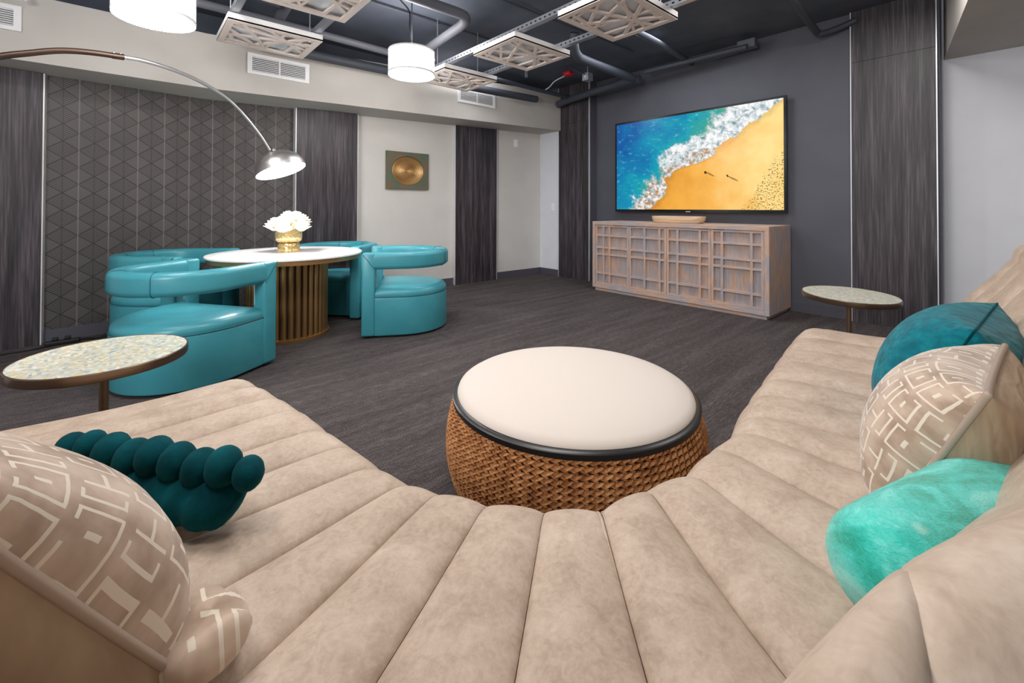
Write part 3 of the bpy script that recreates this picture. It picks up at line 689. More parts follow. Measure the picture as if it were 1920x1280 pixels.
# gold relief on the cream wall
ax, az, aw, ah = 2.749, 1.582, .302, .243
t = tag(empty('wall_relief', (ax, wl(ax)-.022, az)), 'square greenish relief with a sunken gold ringed disc on the cream wall', 'wall art')
def relief():
    n = 64; v = []; f = []; rd = (.237, .19)
    # square plate with a round opening: ring between the outer square and the circle, at the front
    for i in range(n):
        a = 2*pi*i/n; c, s = cos(a), sin(a); k = 1/max(abs(c), abs(s))
        v += [(aw*c*k*(1 if True else 0) if abs(c) >= abs(s) else aw*c*k, -.02, ah*s*k), (rd[0]*c, -.02, rd[1]*s), (aw*c*k, .02, ah*s*k), (rd[0]*.97*c, -.010, rd[1]*.97*s)]
    for i in range(n):
        a, b = 4*i, 4*((i+1) % n)
        f += [(a, b, b+1, a+1), (a+2, b+2, b, a), (a+1, b+1, b+3, a+3)]
    mesh_obj('plate', v, f, 'verdigris', t)
    pr = []; R_ = 1.0; m_ = 96
    for j in range(m_+1):
        r = j/m_; pr.append((r, -.008+.022*sqrt(max(0, 1-r*r))*1.0 + .0035*sin(r*2*pi*12)))
    v = []; f = []
    for i in range(n):
        a = 2*pi*i/n
        for r, d in pr: v.append((rd[0]*.975*r*cos(a), d, rd[1]*.975*r*sin(a)))
    p = len(pr)
    for i in range(n):
        j = (i+1) % n
        for q in range(p-1): f.append((i*p+q, i*p+q+1, j*p+q+1, j*p+q))
    mesh_obj('ringed_disc', v, f, 'copper_gold', t, True)
relief()
t = tag(empty('switch_plate', (4.655, wl(4.655)-.004, 2.135)), 'white wall plate high on the cream wall near the corner', 'wall plate')
MB().rbox(-.038, .038, -.005, .003, -.06, .06, .0015).build('plate', 'plate_white', t); MB().box(-.016, .016, -.008, -.005, -.033, .033).build('insert', 'plate_white', t)
t = tag(empty('switch_plate', (5.205, 4.93, 1.112)), 'white light switch on the narrow white wall beside the corner column', 'light switch')
MB().rbox(-.005, .004, -.036, .036, -.06, .06, .0015).build('plate', 'plate_white', t); MB().box(-.008, -.005, -.016, .016, -.033, .033).build('rocker', 'plate_white', t)

# ------------------------------------------------------------------ dining table, vase, flowers
TX, TY = 1.04, 4.15
t = tag(empty('dining_table', (TX, TY, 0)), 'round white-topped pedestal table with gold fluted base among turquoise chairs', 'table')
MB().lathe([(.0, .688), (.598, .688), (.607, .692), (.607, .702), (.604, .705), (0, .705)], 96, cap=False).build('tabletop', 'marble', t, True, 30)
MB().lathe([(.0, .655), (.592, .655), (.592, .688), (0, .688)], 96, cap=False).build('apron', 'gold', t, True, 30)
MB().lathe([(0, 0), (.335, 0), (.335, .025), (.315, .03), (0, .03)], 64, cap=False).build('base_ring', 'gold', t, True, 30)
MB().lathe([(.292, .03), (.292, .655)], 64, cap=False).build('drum', 'gold_dark', t, True)
o0 = None
for k in range(36):
    a = 2*pi*k/36
    if o0 is None:
        prof = [(cos(u)*.0185, sin(u)*.021) for u in [2*pi*i/12 for i in range(12)]]
        o0 = MB().prism(prof, .03, .655).build('flute', 'gold', t, True, 40); o = o0
    else:
        o = o0.copy(); COL.objects.link(o); o.parent = t
    o.location = (.302*cos(a), .302*sin(a), 0); o.rotation_euler = (0, 0, a)
VX, VY = 1.062, 4.225
t = tag(empty('glass_vase', (VX, VY, .705)), 'gold mercury-glass vase on a thick foot, on the white table', 'vase')
MB().lathe([(0, 0), (.090, 0), (.092, .006), (.090, .066), (.080, .078), (0, .078)], 48, cap=False).build('foot', 'gold_glass', t, True, 40)
MB().lathe([(0, .078), (.055, .079), (.088, .088), (.104, .105), (.108, .13), (.108, .235), (.104, .235), (.104, .13), (.09, .10), (0, .095)], 48, cap=False).build('bowl', 'gold_glass', t, True, 50)
t = tag(empty('rose_bouquet', (VX, VY, .80)), 'bouquet of full white roses in the gold vase', 'flowers')
def rose(c, r, seed, parent):
    random.seed(seed); b = MB()
    for ring, (n, rr, h, tilt) in enumerate([(3, .25, .95, .15), (4, .45, .9, .35), (5, .68, .75, .6), (6, .9, .55, .95), (7, 1.0, .35, 1.25)]):
        off = random.random()*6
        for k in range(n):
            a = off+2*pi*k/n+random.uniform(-.15, .15); v = []; f = []; wd = 1.25*2*pi/n/2*1.15
            nu, nv = 6, 5
            for j in range(nv+1):
                tt = j/nv; rad = r*rr*(.25+.75*sin(tt*pi/2))*(1+.10*tt*tilt); z = r*(-.55+(h+.55)*tt-.28*tilt*tt*tt)
                for i in range(nu+1):
                    s = i/nu*2-1; ww = wd*(.55+.6*sin(tt*pi*.62)); aa = a+s*ww; edge = 1-.26*abs(s)**3*tt
                    rip = 1+.02*sin(s*5+a*3)*tt
                    v.append((c[0]+rad*cos(aa)*edge*rip, c[1]+rad*sin(aa)*edge*rip, c[2]+z*edge))
            for j in range(nv):
                for i in range(nu): q = j*(nu+1)+i; f.append((q, q+1, q+nu+2, q+nu+1))
            b.add(v, f)
    o = b.build('rose', 'petal_white', parent, True, 80); return o
ex = Vector((.75, -.66, 0)); ey = Vector((.66, .75, 0))   # across / away as seen from the sofa
for k, (a, d, z, r) in enumerate([(-.115, -.02, .135, .082), (-.005, -.07, .115, .085), (.115, -.01, .13, .078), (-.03, .04, .19, .085), (.06, .03, .20, .07), (-.09, .07, .16, .075), (.07, .10, .17, .075), (.0, -.02, .175, .075)]):
    p = ex*a+ey*d+Vector((0, 0, z)); rose(p, r, k+3, t)
    MB().tube([(p.x*.5, p.y*.5, -.01), (p.x*.8, p.y*.8, .07), tuple(p)], .004, 6).build('stem', 'leaf_green', t)
for (a, d, z) in [(.035, -.05, .155), (-.055, -.06, .15), (.075, -.05, .15), (.05, .0, .235)]:
    p = ex*a+ey*d+Vector((0, 0, z)); MB().sphere(p, .026, 8, 6, (1, .5, 1.1)).build('leaf', 'bud_green', t, True, 80)

# ------------------------------------------------------------------ turquoise barrel chairs
def arc_path(R_, fwd, n=28):
    pts = [(fwd, -R_)]
    for k in range(1, 4): pts.append((fwd*(1-k/4), -R_))
    for k in range(n+1):
        a = -pi/2-pi*k/n; pts.append((R_*cos(a), R_*sin(a)))
    for k in range(1, 4): pts.append((fwd*k/4, R_))
    pts.append((fwd, R_)); return pts
def sweep(path, prof, name, material, parent, closed_caps=True, angle=50):
    """sweep profile (offset outward, z) along a plan path"""
    n = len(path); p = len(prof); v = []; f = []
    for i in range(n):
        a = Vector(path[max(i-1, 0)]+(0,)); b = Vector(path[min(i+1, n-1)]+(0,)); tt = (b-a).normalized(); nr = Vector((-tt.y, tt.x, 0))*-1
        for o_, z in prof: q = Vector(path[i]+(0,))-nr*-o_; v.append((q.x, q.y, z))
    for i in range(n-1):
        for k in range(p): f.append((i*p+k, i*p+(k+1) % p, (i+1)*p+(k+1) % p, (i+1)*p+k))
    if closed_caps: f.append(tuple(range(p))); f.append(tuple((n-1)*p+k for k in range(p))[::-1])
    return mesh_obj(name, v, f, material, parent, True, None, angle)
def rrect(w, h, r, cz=0, n=5):
    pts = []
    for (sx_, sz_, a0) in ((1, 1, 0), (-1, 1, pi/2), (-1, -1, pi), (1, -1, 1.5*pi)):
        for k in range(n+1):
            a = a0+pi/2*k/n; pts.append((sx_*(w/2-r)+r*cos(a), cz+sz_*(h/2-r)+r*sin(a)))
    return pts
def make_chair():
    t = empty('barrel_chair', (0, 0, 0)); Rr, fw = .40, .33
    def dout(R_, x1, n=28):
        return [(x1, -R_)]+[(R_*cos(-pi/2-pi*k/n), R_*sin(-pi/2-pi*k/n)) for k in range(n+1)]+[(x1, R_)]
    def dome(outl, levels, name, material):
        v = []; f = []; n = len(outl); cx = .06
        for sc, z in levels:
            for x, y in outl: v.append((cx+(x-cx)*sc, y*sc, z))
        for j in range(len(levels)-1):
            for i in range(n): f.append((j*n+i, (j+1)*n+i, (j+1)*n+(i+1) % n, j*n+(i+1) % n))
        f.append(tuple(range(n))); f.append(tuple((len(levels)-1)*n+i for i in range(n))[::-1])
        return mesh_obj(name, v, f, material, t, True, None, 60)
    body = dout(Rr-.012, fw-.10)
    dome(body, [(.99, .02), (1, .03), (1, .32), (.992, .338), (.985, .342)], 'seat_base', 'teal_leather')
    dome(body, [(.985, .342), (.992, .346), (.985, .375), (.95, .398), (.85, .412), (.6, .42), (.2, .424)], 'seat_cushion', 'teal_leather')
    sm = MB(); sm.tube([(x, y, .343) for x, y in body], .0035, 6); sm.build('welt', 'teal_seam', t, True)
    dome(dout(Rr-.05, fw-.12), [(1, 0), (1, .02)], 'plinth', 'black')
    for s in (-1, 1):
        y0_, y1_ = (s*Rr, s*(Rr-.105)); y0_, y1_ = min(y0_, y1_), max(y0_, y1_)
        MB().rbox(fw-.105, fw+.005, y0_, y1_, .018, .715, .018).build('arm_post', 'teal_leather', t, True, 60)
        MB().box(fw-.109, fw-.1045, s*(Rr-.085)-.004, s*(Rr-.085)+.004, .425, .565).build('zipper', 'zipper', t)
        b = MB(); b.tube([(fw+.002, s*(Rr+.0025), .715), (fw-.105, s*(Rr+.0025), .58)], .0022, 5).build('mitre_seam', 'teal_seam', t)
    sweep(arc_path(Rr-.052, fw-.09), rrect(.105, .142, .036, .645), 'back_hoop', 'teal_leather', t, True, 60)
    for a in (-.45, .45):
        b = MB(); c, s = cos(pi+a), sin(pi+a); ring = rrect(.109, .146, .038, .645)
        b.tube([((Rr-.052+o_)*c, (Rr-.052+o_)*s, z) for o_, z in ring], .002, 5, closed=True); b.build('hoop_seam', 'teal_seam', t)
    return t
def copy_tree(o, parent=None):
    c = o.copy(); COL.objects.link(c); c.parent = parent
    for ch in list(o.children): copy_tree(ch, c)
    return c
proto = make_chair()
specs = [(.29, 3.58, 34, 'turquoise leather barrel chair nearest the camera, left of the table behind the low side table'),
         (1.94, 3.74, 150, 'turquoise leather barrel chair right of the table with its open side facing the table'),
         (.27, 4.71, -42, 'turquoise leather barrel chair against the patterned wallpaper, partly behind the nearest chair'),
         (1.66, 4.69, 222, 'turquoise leather barrel chair on the far side of the table near the gold relief')]
for i, (x, y, a, lab) in enumerate(specs):
    o = proto if i == 0 else copy_tree(proto)
    o.location = (x, y, 0); o.rotation_euler = (0, 0, radians(a)); tag(o, lab, 'chair', 'turquoise barrel chairs around the table')

# ------------------------------------------------------------------ arc floor lamp
t = tag(empty('arc_floor_lamp', (-1.5, 3.45, 0)), 'arc floor lamp with a tilted steel dome shade over the table', 'floor lamp')
o_ = Vector(t.location)
arc = [(-1.52, 3.44, .05), (-1.45, 3.46, .6), (-1.30, 3.505, 1.1), (-1.08, 3.57, 1.5), (-.85, 3.64, 1.74), (-.70, 3.685, 1.85), (-.559, 3.728, 1.941), (-.462, 3.757, 1.989), (-.334, 3.796, 2.046), (-.204, 3.835, 2.077), (-.043, 3.883, 2.096)]
arc2 = [(-.043, 3.883, 2.096), (.058, 3.913, 2.102), (.205, 3.957, 2.088), (.367, 4.006, 2.050), (.532, 4.056, 1.976), (.659, 4.094, 1.876), (.797, 4.135, 1.72), (.89, 4.163, 1.585)]
MB().tube([Vector(p)-o_ for p in smooth_path(arc, 6)], .0185, 12).build('lower_arc', 'bronze_arc', t, True, 60)
MB().tube([Vector(p)-o_ for p in smooth_path(arc2, 6)], .0125, 12).build('upper_arc', 'brushed_steel', t, True, 60)
p1 = Vector(arc[-1]); p0 = Vector(arc[-2]); dd = (p1-p0).normalized()
MB().tube([p1-dd*.06-o_, p1-o_], .020, 12).build('joint_collar', 'bronze_arc', t, True, 60)
for k in (-.05, -.015): MB().sphere(p1+dd*k+Vector((0, 0, .022))-o_, .006, 8, 6).build('screw', 'chrome', t, True)
MB().lathe([(0, 0), (.2, 0), (.2, .06), (.19, .07), (0, .07)], 40, cap=False).build('base', 'marble', t, True, 30)
MB().lathe([(.03, .07), (.03, .18), (0, .18)], 20, cap=False).build('socket', 'brushed_steel', t, True, 30)
# dome shade
rim_c = Vector((.985, 4.19, 1.425)); axis = (Vector((0, 0, 1))*.92-R2*.37+F*.03).normalized()
q = axis.to_track_quat('Z', 'Y').to_matrix()
def place(mb): mb.v = [tuple((q @ Vector(v))+rim_c-o_) for v in mb.v]; return mb
RS = .205
dprof = [(RS*cos(u), .165*sin(u)**.9) for u in [pi/2*i/14 for i in range(14)]]+[(.012, .166)]
inner = [(r-.004, z-.003) for r, z in dprof[::-1]]
place(MB().lathe([(RS, -.012)]+dprof+[(0.002, .166)], 64, cap=False)).build('dome_shade', 'brushed_steel', t, True, 50)
place(MB().lathe([(RS-.004, -.012)]+[(r*.97, z*.96) for r, z in dprof]+[(.002, .158)], 64, cap=False)).build('shade_lining', 'box_white', t, True, 50)
place(MB().lathe([(0, -.008), (.19, -.008), (.196, -.002), (.19, .006), (0, .006)], 40, cap=False)).build('glowing_disc', 'lamp_disc', t, True, 30)
place(MB().lathe([(.022, .155), (.022, .185), (.014, .20), (0, .2)], 20, cap=False)).build('neck_joint', 'brushed_steel', t, True, 30)
for k in range(10):
    a = 2*pi*k/10; place(MB().lathe([(0, 0), (.007, 0), (.007, .003), (0, .003)], 8, c=(.062*cos(a), .062*sin(a)), cap=False)).build('vent_hole', 'plate_white', t)
    t.children[-1].location = q @ Vector((0, 0, .156)) if False else q @ Vector((0, 0, .1575))
l = bpy.data.lights.new('arc_lamp_bulb', 'SPOT'); l.energy = 55; l.spot_size = radians(150); l.spot_blend = .6; l.shadow_soft_size = .12; l.color = (1, .99, .97)
lo = bpy.data.objects.new('arc_lamp_bulb', l); COL.objects.link(lo); lo.location = rim_c-axis*.04; lo.rotation_euler = (-axis).to_track_quat('-Z', 'Y').to_euler()

# power strip and cords by the wall
t = tag(empty('power_strip', (-.40, 5.0, 0)), 'black power strip with cords on the carpet by the wallpapered wall', 'power strip')
MB().rbox(-.10, .10, -.025, .025, .002, .035, .006).build('body', 'black', t, True, 40)
for k in (-.04, .03): MB().rbox(k-.018, k+.018, -.016, .016, .035, .06, .004).build('plug', 'black', t, True, 40)
def cord(pts, r, mt='black'):
    q_ = [Vector(p)-Vector((-.40, 5.0, 0)) for p in pts]; return MB().tube(smooth_path(q_, 8), r, 8).build('cord', mt, t, True, 60)
cord([(-.30, 5.0, .02), (-.2, 5.02, .012), (-.08, 4.98, .03), (.0, 4.97, .12), (.03, 4.97, .25), (.06, 4.97, .42), (.09, 4.98, .60)], .007)
cord([(-.24, 5.04, .008), (-.16, 5.07, .012), (-.10, 5.05, .10), (-.02, 5.03, .16), (-.04, 5.04, .22), (.02, 5.02, .36), (.05, 5.02, .55)], .005)
cord([(-.12, 5.02, .10), (-.05, 5.0, .15), (-.02, 4.99, .11), (-.08, 5.0, .08), (-.11, 5.01, .12), (-.04, 4.99, .17), (.02, 4.98, .15)], .008)
cord([(-.45, 4.98, .01), (-.55, 4.93, .008), (-.8, 4.85, .008), (-1.2, 4.3, .008), (-1.45, 3.62, .02)], .006)

# ------------------------------------------------------------------ side tables
def side_table(x, y, R_, z, px, py, label, sc=(1, 1), rz=0):
    t = tag(empty('side_table', (x, y, 0), rz), label, 'side table', 'round side tables with pearl mosaic tops')
    MB().lathe([(0, z-.008), (R_-.006, z-.008), (R_-.006, z), (0, z)], 72, cap=False, sc=sc).build('mosaic_top', 'pearl_mosaic', t, True, 30)
    MB().lathe([(0, z-.034), (R_-.002, z-.034), (R_, z-.03), (R_, z-.002), (R_-.002, z+.001), (R_-.006, z+.001), (R_-.006, z-.008), (0, z-.008)], 72, cap=False, sc=sc).build('metal_rim', 'bronze_rim', t, True, 30)
    MB().tube([(px, py, .012), (px, py, z-.03)], .0155, 16).build('pole', 'bronze_pole', t, True, 50)
    MB().lathe([(0, 0), (.16, 0), (.16, .008), (.03, .014), (.0155, .03), (0, .03)], 48, c=(px, py), cap=False).build('foot_plate', 'bronze_pole', t, True, 30)
side_table(-.075, 2.44, .276, .50, 0, 0, 'round bronze-rimmed side table with pearl mosaic top beside the left end of the sofa')
side_table(3.80, .75, .325, .50, .0, .0, 'round metal-rimmed side table with pearl mosaic top beyond the right end of the sofa', (1.06, .84), .5)

# ------------------------------------------------------------------ ottoman
OX, OY = 1.345, 1.165
t = tag(empty('rope_ottoman', (OX, OY, 0)), 'round braided rope ottoman with cream linen cushion top and black band', 'ottoman')
RB = .50
def orad(z):   # body radius
    u = (z-.20)/.20; return RB-.045*u*u if u > 0 else RB-.07*u*u
MB().lathe([(0, .01)]+[(orad(z)-.018, z) for z in [i*.36/16 for i in range(17)]]+[(0, .36)], 80, cap=False).build('core', 'rope_dark', t, True, 60)
nrow = 18
def braid_row(z, R_, name='rope_coil'):
    b = MB(); n = 150
    h = .36/nrow
    # two interleaved strands of plump, slanted stitches make the plait
    v = []; f = []; nb = 104
    for i in range(nb):
        for s in (-1, 1):
            a = 2*pi*(i+(.5 if s > 0 else 0))/nb; c, sn = cos(a), sin(a)
            T = Vector((-sn, c, 0)); N = Vector((c, sn, 0)); Z = Vector((0, 0, 1))
            d = (T+Z*(.50*s)).normalized(); w_ = N.cross(d)
            ctr = N*(R_-.004)+Z*(z+s*h*.19)
            L = pi*R_/nb*1.25
            ring = [(-1, 0), (-.35, .0), (.35, 0), (1, 0)]
            base_i = len(v)
            v.append(ctr-d*L); 
            for kk, rr in ((-.4, .9), (.4, .9)):
                for (aa, bb) in ((1, 0), (0, 1), (-1, 0)):
                    v.append(ctr+d*(L*kk)+w_*(aa*h*.25*rr)+N*(bb*h*.42*rr))
            v.append(ctr+d*L)
            q0 = base_i
            f += [(q0, q0+2, q0+1), (q0, q0+3, q0+2), (q0+1, q0+2, q0+5, q0+4), (q0+2, q0+3, q0+6, q0+5), (q0+7, q0+4, q0+5), (q0+7, q0+5, q0+6)]
    cb_ = MB(); cb_.v = [tuple(x) for x in v]; cb_.f = f
    cb_.tube([(cos(2*pi*i/96)*(R_-.012), sin(2*pi*i/96)*(R_-.012), z) for i in range(96)], h*.40, 8, closed=True)
    return mesh_obj(name, cb_.v, cb_.f, 'rope', t, True, None, 80)
for k in range(nrow):
    z = .012+.345*(k+.5)/nrow; braid_row(z, orad(z))
MB().lathe([(0, .352), (.462, .352), (.476, .356), (.478, .374), (.470, .380), (.45, .380), (0, .38)], 96, cap=False).build('black_band', 'band_black', t, True, 40)
cp = [(.0, .372), (.452, .374), (.459, .381), (.455, .392), (.435, .404), (.38, .418), (.30, .428), (.2, .435), (.1, .439), (.001, .441)]
MB().lathe(cp, 96, cap=False).build('cushion_top', 'linen', t, True, 60)

# ------------------------------------------------------------------ the channel-tufted curved sofa
Fp = {1: (.389, 1.923), 2: (.422, 1.765), 3: (.45, 1.614), 4: (.47, 1.422), 5: (.498, 1.274), 6: (.513, 1.126), 7: (.545, 1.008), 8: (.587, .928), 9: (.65, .82), 10: (.735, .72), 11: (.83, .637),
      12: (.975, .61), 13: (1.112, .568), 14: (1.288, .58), 15: (1.438, .566), 16: (1.557, .599), 17: (1.762, .634), 18: (1.965, .662), 19: (2.231, .70), 20: (2.435, .729), 21: (2.702, .766), 0: (.37, 2.03), 22: (2.93, .79)}
Bp = [(-.36, 2.03), (-.36, 1.95), (-.36, 1.75), (-.36, 1.60), (-.35, 1.455), (-.33, 1.30), (-.30, 1.15), (-.24, .90), (-.14, .65), (0, .47), (.16, .275), (.40, .155),
      (.68, .13), (.97, .125), (1.21, .08), (1.46, .06), (1.74, .06), (1.94, .08), (2.12, .11), (2.38, .15), (2.64, .19), (2.87, .22), (3.10, .25)]
Tp = [(-.45, 2.03), (-.46, 1.94), (-.46, 1.76), (-.46, 1.59), (-.45, 1.42), (-.44, 1.25), (-.42, 1.08), (-.38, .84), (-.29, .56), (-.15, .33), (-.02, .17), (.13, .068),
      (.298, .040), (.475, -.030), (.77, -.125), (1.14, -.15), (1.54, -.15), (1.90, -.13), (2.15, -.10), (2.42, -.07), (2.66, -.045), (2.84, -.025), (2.98, -.01)]
def seam_profile(k):
    n_ = Vector((*Fp[k], 0)); b_ = Vector((*Bp[k], 0)); tt = Vector((*Tp[k], 0)); u = (n_-b_).normalized(); Fx = n_+u*.035
    o = (b_-tt).normalized()
    P = []
    P += [Fx-u*.02+Vector((0, 0, .05)), Fx-u*.004+Vector((0, 0, .10)), Fx+Vector((0, 0, .20)), Fx+Vector((0, 0, .28))]
    for i in range(1, 8):
        a = pi/2*i/7; P.append(Fx-u*.10+u*(.10*cos(a))+Vector((0, 0, .315+.102*sin(a))))
    st = Fx-u*.10; L = (st-b_).length
    for i in range(1, 9):
        P.append(st-u*(L*i/9)+Vector((0, 0, .417-.012*sin(pi*i/9))))
    nseat = len(P)
    P.append(b_+Vector((0, 0, .412)))
    # back: from the crease, up the leaning face, over the roll, down behind
    B = [b_+Vector((0, 0, .36)), b_+Vector((0, 0, .42)), b_+o*.012+Vector((0, 0, .47)), b_.lerp(tt, .25)+o*.012+Vector((0, 0, .58)), b_.lerp(tt, .55)+o*.012+Vector((0, 0, .70)), b_.lerp(tt, .82)+o*.006+Vector((0, 0, .80)), tt+Vector((0, 0, .875))]
    for i in range(1, 8):
        a = pi*i/8; B.append(tt-o*.065+o*(.065*cos(a))+Vector((0, 0, .885+.06*sin(a))))
    B += [tt-o*.13+Vector((0, 0, .86)), tt-o*.145+Vector((0, 0, .6)), tt-o*.15+Vector((0, 0, .3)), tt-o*.14+Vector((0, 0, .05))]
    return P, B
prof = [seam_profile(k) for k in range(23)]
def channel(A, Bq, amp, name, parent, nu=12, org=None, mg=.003):
    n = len(A); v = []; f = []
    for j in range(n):
        t1 = (A[min(j+1, n-1)]+Bq[min(j+1, n-1)])-(A[max(j-1, 0)]+Bq[max(j-1, 0)])
        ac = Bq[j]-A[j]; N = t1.cross(ac)
        N = N.normalized() if N.length > 1e-6 else Vector((0, 0, 1))
        wd = ac.length
        for i in range(nu+1):
            s = i/nu; s2 = .5-.5*cos(pi*s)
            h = (sin(pi*s2))**.55
            am = min(amp, wd*.115)*((.35 if j < 8 else .7 if j < 11 else 1.25) if mg else 1)
            v.append(A[j].lerp(Bq[j], mg+(1-2*mg)*s2)+N*(am*h)-N*(2*mg)-org)
    for j in range(n-1):
        for i in range(nu): q = j*(nu+1)+i; f.append((q, q+1, q+nu+2, q+nu+1))
    me = mesh_obj(name, v, f, 'beige_leather', parent, True)
    return me
def sofa(ks, label, loc, endcap):
    t = tag(empty('sectional_sofa', loc), label, 'sofa', 'two halves of the curved channel-tufted sofa'); org = Vector(loc)
    for k in ks:
        A, B1 = prof[k]; C_, D_ = prof[k+1]
        # orient so the bulge points out (up / towards the room)
        channel(A, C_, .024, 'seat_channel', t, org=org)
        channel(B1, D_, .004 if k > 9 and k < 15 else .014, 'back_channel', t, org=org, mg=0)
    # dark base under the seat
    v = []; f = []; idx = list(ks)+[ks[-1]+1]
    for k in idx:
        n_ = Vector((*Fp[k], 0)); b_ = Vector((*Bp[k], 0)); u = (n_-b_).normalized(); b2 = Vector((*Tp[k], 0))-(b_-Vector((*Tp[k], 0))).normalized()*.10
        for p in (n_-u*.03, b2):
            for z in (0, .07): v.append(p+Vector((0, 0, z))-org)
    for i in range(len(idx)-1):
        a, b = 4*i, 4*i+4; f += [(a, b, b+1, a+1), (a+1, b+1, b+3, a+3), (a+3, b+3, b+2, a+2), (a+2, b+2, b, a)]
    f += [(0, 1, 3, 2), tuple(len(v)-4+k for k in (0, 2, 3, 1))]
    mesh_obj('plinth', v, f, 'black', t)
    # end panels close the sections
    for k, out in ((ks[0], -1), (ks[-1]+1, 1)):
        A, B1 = prof[k]; bmid = Vector((*Bp[k], 0)); u = (Vector((*Fp[k], 0))-bmid).normalized(); side = Vector((u.y, -u.x, 0))
        if side.dot(Vector((*Bp[min(k+1, 22)], 0))-Vector((*Bp[max(k-1, 0)], 0))) < 0: side = -side
        side *= out
        cap = k in endcap
        pts = A+[B1[0]+Vector((0, 0, -.31))]
        th = .016 if cap else .002
        v = []; n = len(pts); c_ = sum(pts, Vector())/n
        lv = [(1.0, -.02), (1.0, 0), (.985, th*.7), (.95, th), (.5, th*1.1)] if cap else [(1, -.01), (.995, -.004)]
        for s_, d_ in lv:
            for p in pts: v.append(c_+(p-c_)*s_+side*d_-org)
        f = []
        for j in range(len(lv)-1):
            for i in range(n): f.append((j*n+i, j*n+(i+1) % n, (j+1)*n+(i+1) % n, (j+1)*n+i))
        f.append(tuple((len(lv)-1)*n+i for i in range(n)))
        mesh_obj('end_panel', v, f, 'beige_leather', t, True, None, 60)
        pts = B1; v = []; n = len(pts); c_ = sum(pts, Vector())/n
        for s_, d_ in lv:
            for p in pts: v.append(c_+(p-c_)*s_+side*d_-org)
        f = []
        for j in range(len(lv)-1):
            for i in range(n): f.append((j*n+i, j*n+(i+1) % n, (j+1)*n+(i+1) % n, (j+1)*n+i))
        f.append(tuple((len(lv)-1)*n+i for i in range(n)))
        mesh_obj('end_panel', v, f, 'beige_leather', t, True, None, 60)
    return t
s1 = sofa(range(0, 11), 'left half of the curved beige channel-tufted sofa, ending at the left side table', (.1, 1.2, 0), (0,))
s2 = sofa(range(11, 22), 'right half of the curved beige channel-tufted sofa, under the teal cushion, patterned cushion and bolster', (1.7, .3, 0), (22,))

# ------------------------------------------------------------------ cushions
def cushion_grid(o, ex, ey, en, w_, h_, th, front, back, parent, nu=28, front_uv=1.0, pin=.07, pw=.42, wr=0, seed=1, sag=0):
    """pillow lying in the plane (ex,ey) about o: two bulging faces that meet at a seam, corners pinched to ears"""
    random.seed(seed)
    for side, mt, nm in ((1, front, 'front_cover'), (-1, back, 'back_cover')):
        v = []; f = []; uv = []
        for j in range(nu+1):
            for i in range(nu+1):
                a = -cos(pi*i/nu); b = -cos(pi*j/nu)
                k = 1-pin*(1-abs(b)**2.5)*abs(a)**2; k2 = 1-pin*(1-abs(a)**2.5)*abs(b)**2
                prof_ = (max(0, 1-a*a)*max(0, 1-b*b))**pw
                wrk = wr*sin(a*9+b*4+seed)*sin(b*7-a*5)*(1-prof_)*min(1, prof_*4)
                p = o+ex*(w_/2*a*k)+ey*(h_/2*b*k2)+en*(side*(th/2*prof_*(1-sag*b)+wrk))
                v.append(p); uv.append((((a+1)*.22+i/nu*.56)*front_uv, ((b+1)*.22+j/nu*.56)*front_uv))
        for j in range(nu):
            for i in range(nu):
                q = j*(nu+1)+i; fc = (q, q+1, q+nu+2, q+nu+1); f.append(fc if side > 0 else fc[::-1])
        mesh_obj(nm, v, f, mt, parent, True, uv)
    ring = []
    for (fa, fb) in ([(-cos(pi*i/nu), -1) for i in range(nu)]+[(1, -cos(pi*i/nu)) for i in range(nu)]+[(cos(pi*i/nu), 1) for i in range(nu)]+[(-1, cos(pi*i/nu)) for i in range(nu)]):
        k = 1-pin*(1-abs(fb)**2.5)*abs(fa)**2; k2 = 1-pin*(1-abs(fa)**2.5)*abs(fb)**2
        ring.append(o+ex*(w_/2*fa*k)+ey*(h_/2*fb*k2))
    return ring
def frame(exv, eyv):
    ex = Vector(exv).normalized(); en = ex.cross(Vector(eyv)).normalized(); return ex, en.cross(ex).normalized(), en

# patterned cushion at lower left
K1 = Vector((.055, .76, .455)); K2 = Vector((-.165, .626, .89)); K4 = Vector((-.205, 1.187, .455))
exv = (K4-K1).normalized(); eyv = (K2-K1).normalized()
t = tag(empty('patterned_cushion', tuple(K1.lerp(K4, .5))), 'beige cut-velvet cushion with raised maze pattern and satin back, at the lower left', 'cushion', 'beige maze-patterned velvet cushions')
ex_, ey_, en_ = frame(exv, eyv)
if en_.x < 0: en_ = -en_
o = (K1+(K4-K1)*.5+(K2-K1)*.5)-Vector(t.location)
ring = cushion_grid(o, ex_, ey_, en_, .50, .50, .26, 'cut_velvet', 'satin_taupe', t, wr=.006, seed=2, pw=.36, sag=.6)
MB().tube(ring, .0065, 8, closed=True).build('piping', 'piping', t, True, 60)

mb = MB().sphere((0, 0, 0), 1, 20, 14); q_ = Matrix.Rotation(atan2(.116, .042), 3, 'Z') @ Matrix.Rotation(.18, 3, 'X')
mb.v = [tuple(q_ @ Vector((x*.075*(1-.35*max(0, -y)), y*.06, z*.034+.006*sin(x*7+y*5)))+Vector((.09, .79, .468))-Vector(t.location)) for x, y, z in mb.v]
mesh_obj('corner_fold', mb.v, mb.f, 'cut_velvet', t, True, [(x*1.6, y*1.6) for x, y, z in mb.v])

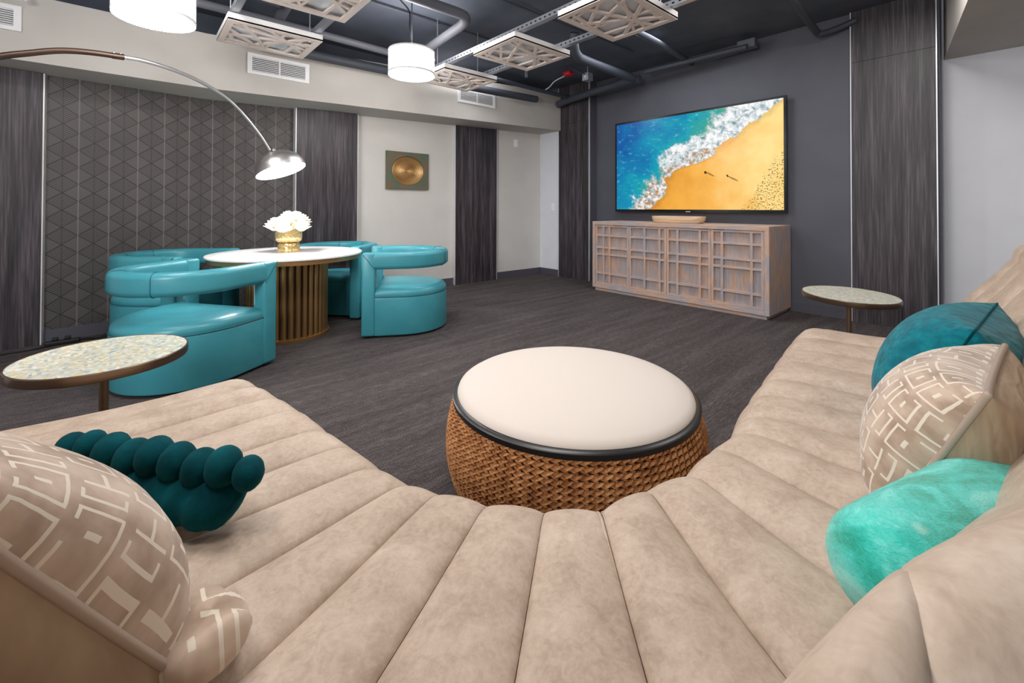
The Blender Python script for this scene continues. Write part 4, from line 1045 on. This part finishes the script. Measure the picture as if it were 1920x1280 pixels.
# teal ball-edged lumbar cushion
t = tag(empty('ball_edged_cushion', (.03, 1.26, .43)), 'dark teal velvet lumbar cushion with knotted ball edge, behind the lower left cushion', 'cushion')
lo_ = Vector(t.location); A_ = Vector((.175, 1.075, .485)); B_ = Vector((-.12, 1.475, .485)); dr = (B_-A_).normalized(); sd = Vector((dr.y, -dr.x, 0))
if sd.y > 0: sd = -sd
v = []; f = []; n1_, n2_ = 60, 20; Lb = (B_-A_).length
for i in range(n1_+1):
    s = i/n1_; end = min(1, sin(pi*min(max(s, .0), 1))*6)**.5
    for k in range(n2_):
        a = 2*pi*k/n2_; pleat = 1+.07*sin(s*2*pi*8.5+1.2)*(.5+.5*cos(a))
        v.append(A_+dr*(Lb*s)-sd*(.01*sin(a))+sd*(.058*cos(a)*end*pleat)+Vector((0, 0, (.045*sin(a)-.008)*end*pleat))-lo_)
for i in range(n1_):
    for k in range(n2_): f.append((i*n2_+k, i*n2_+(k+1) % n2_, (i+1)*n2_+(k+1) % n2_, (i+1)*n2_+k))
f += [tuple(range(n2_))[::-1], tuple(n1_*n2_+k for k in range(n2_))]
mesh_obj('pleated_body', v, f, 'teal_petal', t, True)
for k in range(9):
    s = k/8; c = A_.lerp(B_, s)+Vector((0, 0, .05+.007*sin(k*2.1)))-sd*.012-lo_-dr*.015
    rr = .043 if 0 < k < 7 else .036
    MB().sphere(c, rr, 16, 10, (.86, 1.12, .92), Matrix.Rotation(atan2(dr.y, dr.x)+pi/2-.9, 3, 'Z')).build('ball', 'teal_petal', t, True)

# teal quilted cushion
t = tag(empty('teal_cushion', (1.93, .2, .43)), 'bright teal quilted velvet cushion leaning on the right half of the sofa', 'cushion')
lo_ = Vector(t.location); ex_, ey_, en_ = frame((1, -.06, 0), (0, -.42, .9))
if en_.y < 0: en_ = -en_
ring = cushion_grid(Vector((1.88, .13, .61))-lo_, ex_, ey_, en_, .52, .40, .31, 'teal_quilt', 'teal_quilt', t, wr=.008, seed=5, pin=.05)
MB().tube(ring, .003, 6, closed=True).build('edge_seam', 'teal_petal', t, True, 60)

# patterned cushion right
t = tag(empty('patterned_cushion', (1.42, .2, .43)), 'beige cut-velvet cushion with raised maze pattern, between the teal cushion and the turquoise bolster', 'cushion', 'beige maze-patterned velvet cushions')
lo_ = Vector(t.location); ex_, ey_, en_ = frame((1, -.04, 0), (0, -.40, .9))
if en_.y < 0: en_ = -en_
ring = cushion_grid(Vector((1.42, .095, .59))-lo_, ex_, ey_, en_, .46, .37, .29, 'cut_velvet', 'satin_taupe', t, wr=.006, seed=8)
MB().tube(ring, .0065, 8, closed=True).build('piping', 'piping', t, True, 60)

# felt bolster
t = tag(empty('felt_bolster', (1.08, .13, .43)), 'mottled turquoise felted wool bolster against the near right sofa back', 'bolster cushion')
lo_ = Vector(t.location); A_ = Vector((.845, .15, .52)); B_ = Vector((1.50, -.065, .56)); dr = (B_-A_).normalized(); n1_, n2_ = 32, 32; Rb = .092
sd = dr.cross(Vector((0, 0, 1))).normalized(); up = sd.cross(dr)
v = []; f = []
for i in range(n1_+1):
    s = i/n1_; e = min(s, 1-s)*2; rr = Rb*(1-(1-min(1, e*3.9))**2.4)**.5 if e > 0 else 0.002
    rr = max(rr, .004)*(1+.02*sin(s*9))
    for k in range(n2_): a = 2*pi*k/n2_; v.append(A_.lerp(B_, s)+sd*(rr*cos(a))+up*(rr*sin(a)*.95)-lo_)
for i in range(n1_):
    for k in range(n2_): f.append((i*n2_+k, i*n2_+(k+1) % n2_, (i+1)*n2_+(k+1) % n2_, (i+1)*n2_+k))
f += [tuple(range(n2_))[::-1], tuple(n1_*n2_+k for k in range(n2_))]
mesh_obj('cover', v, f, 'felt_turquoise', t, True)
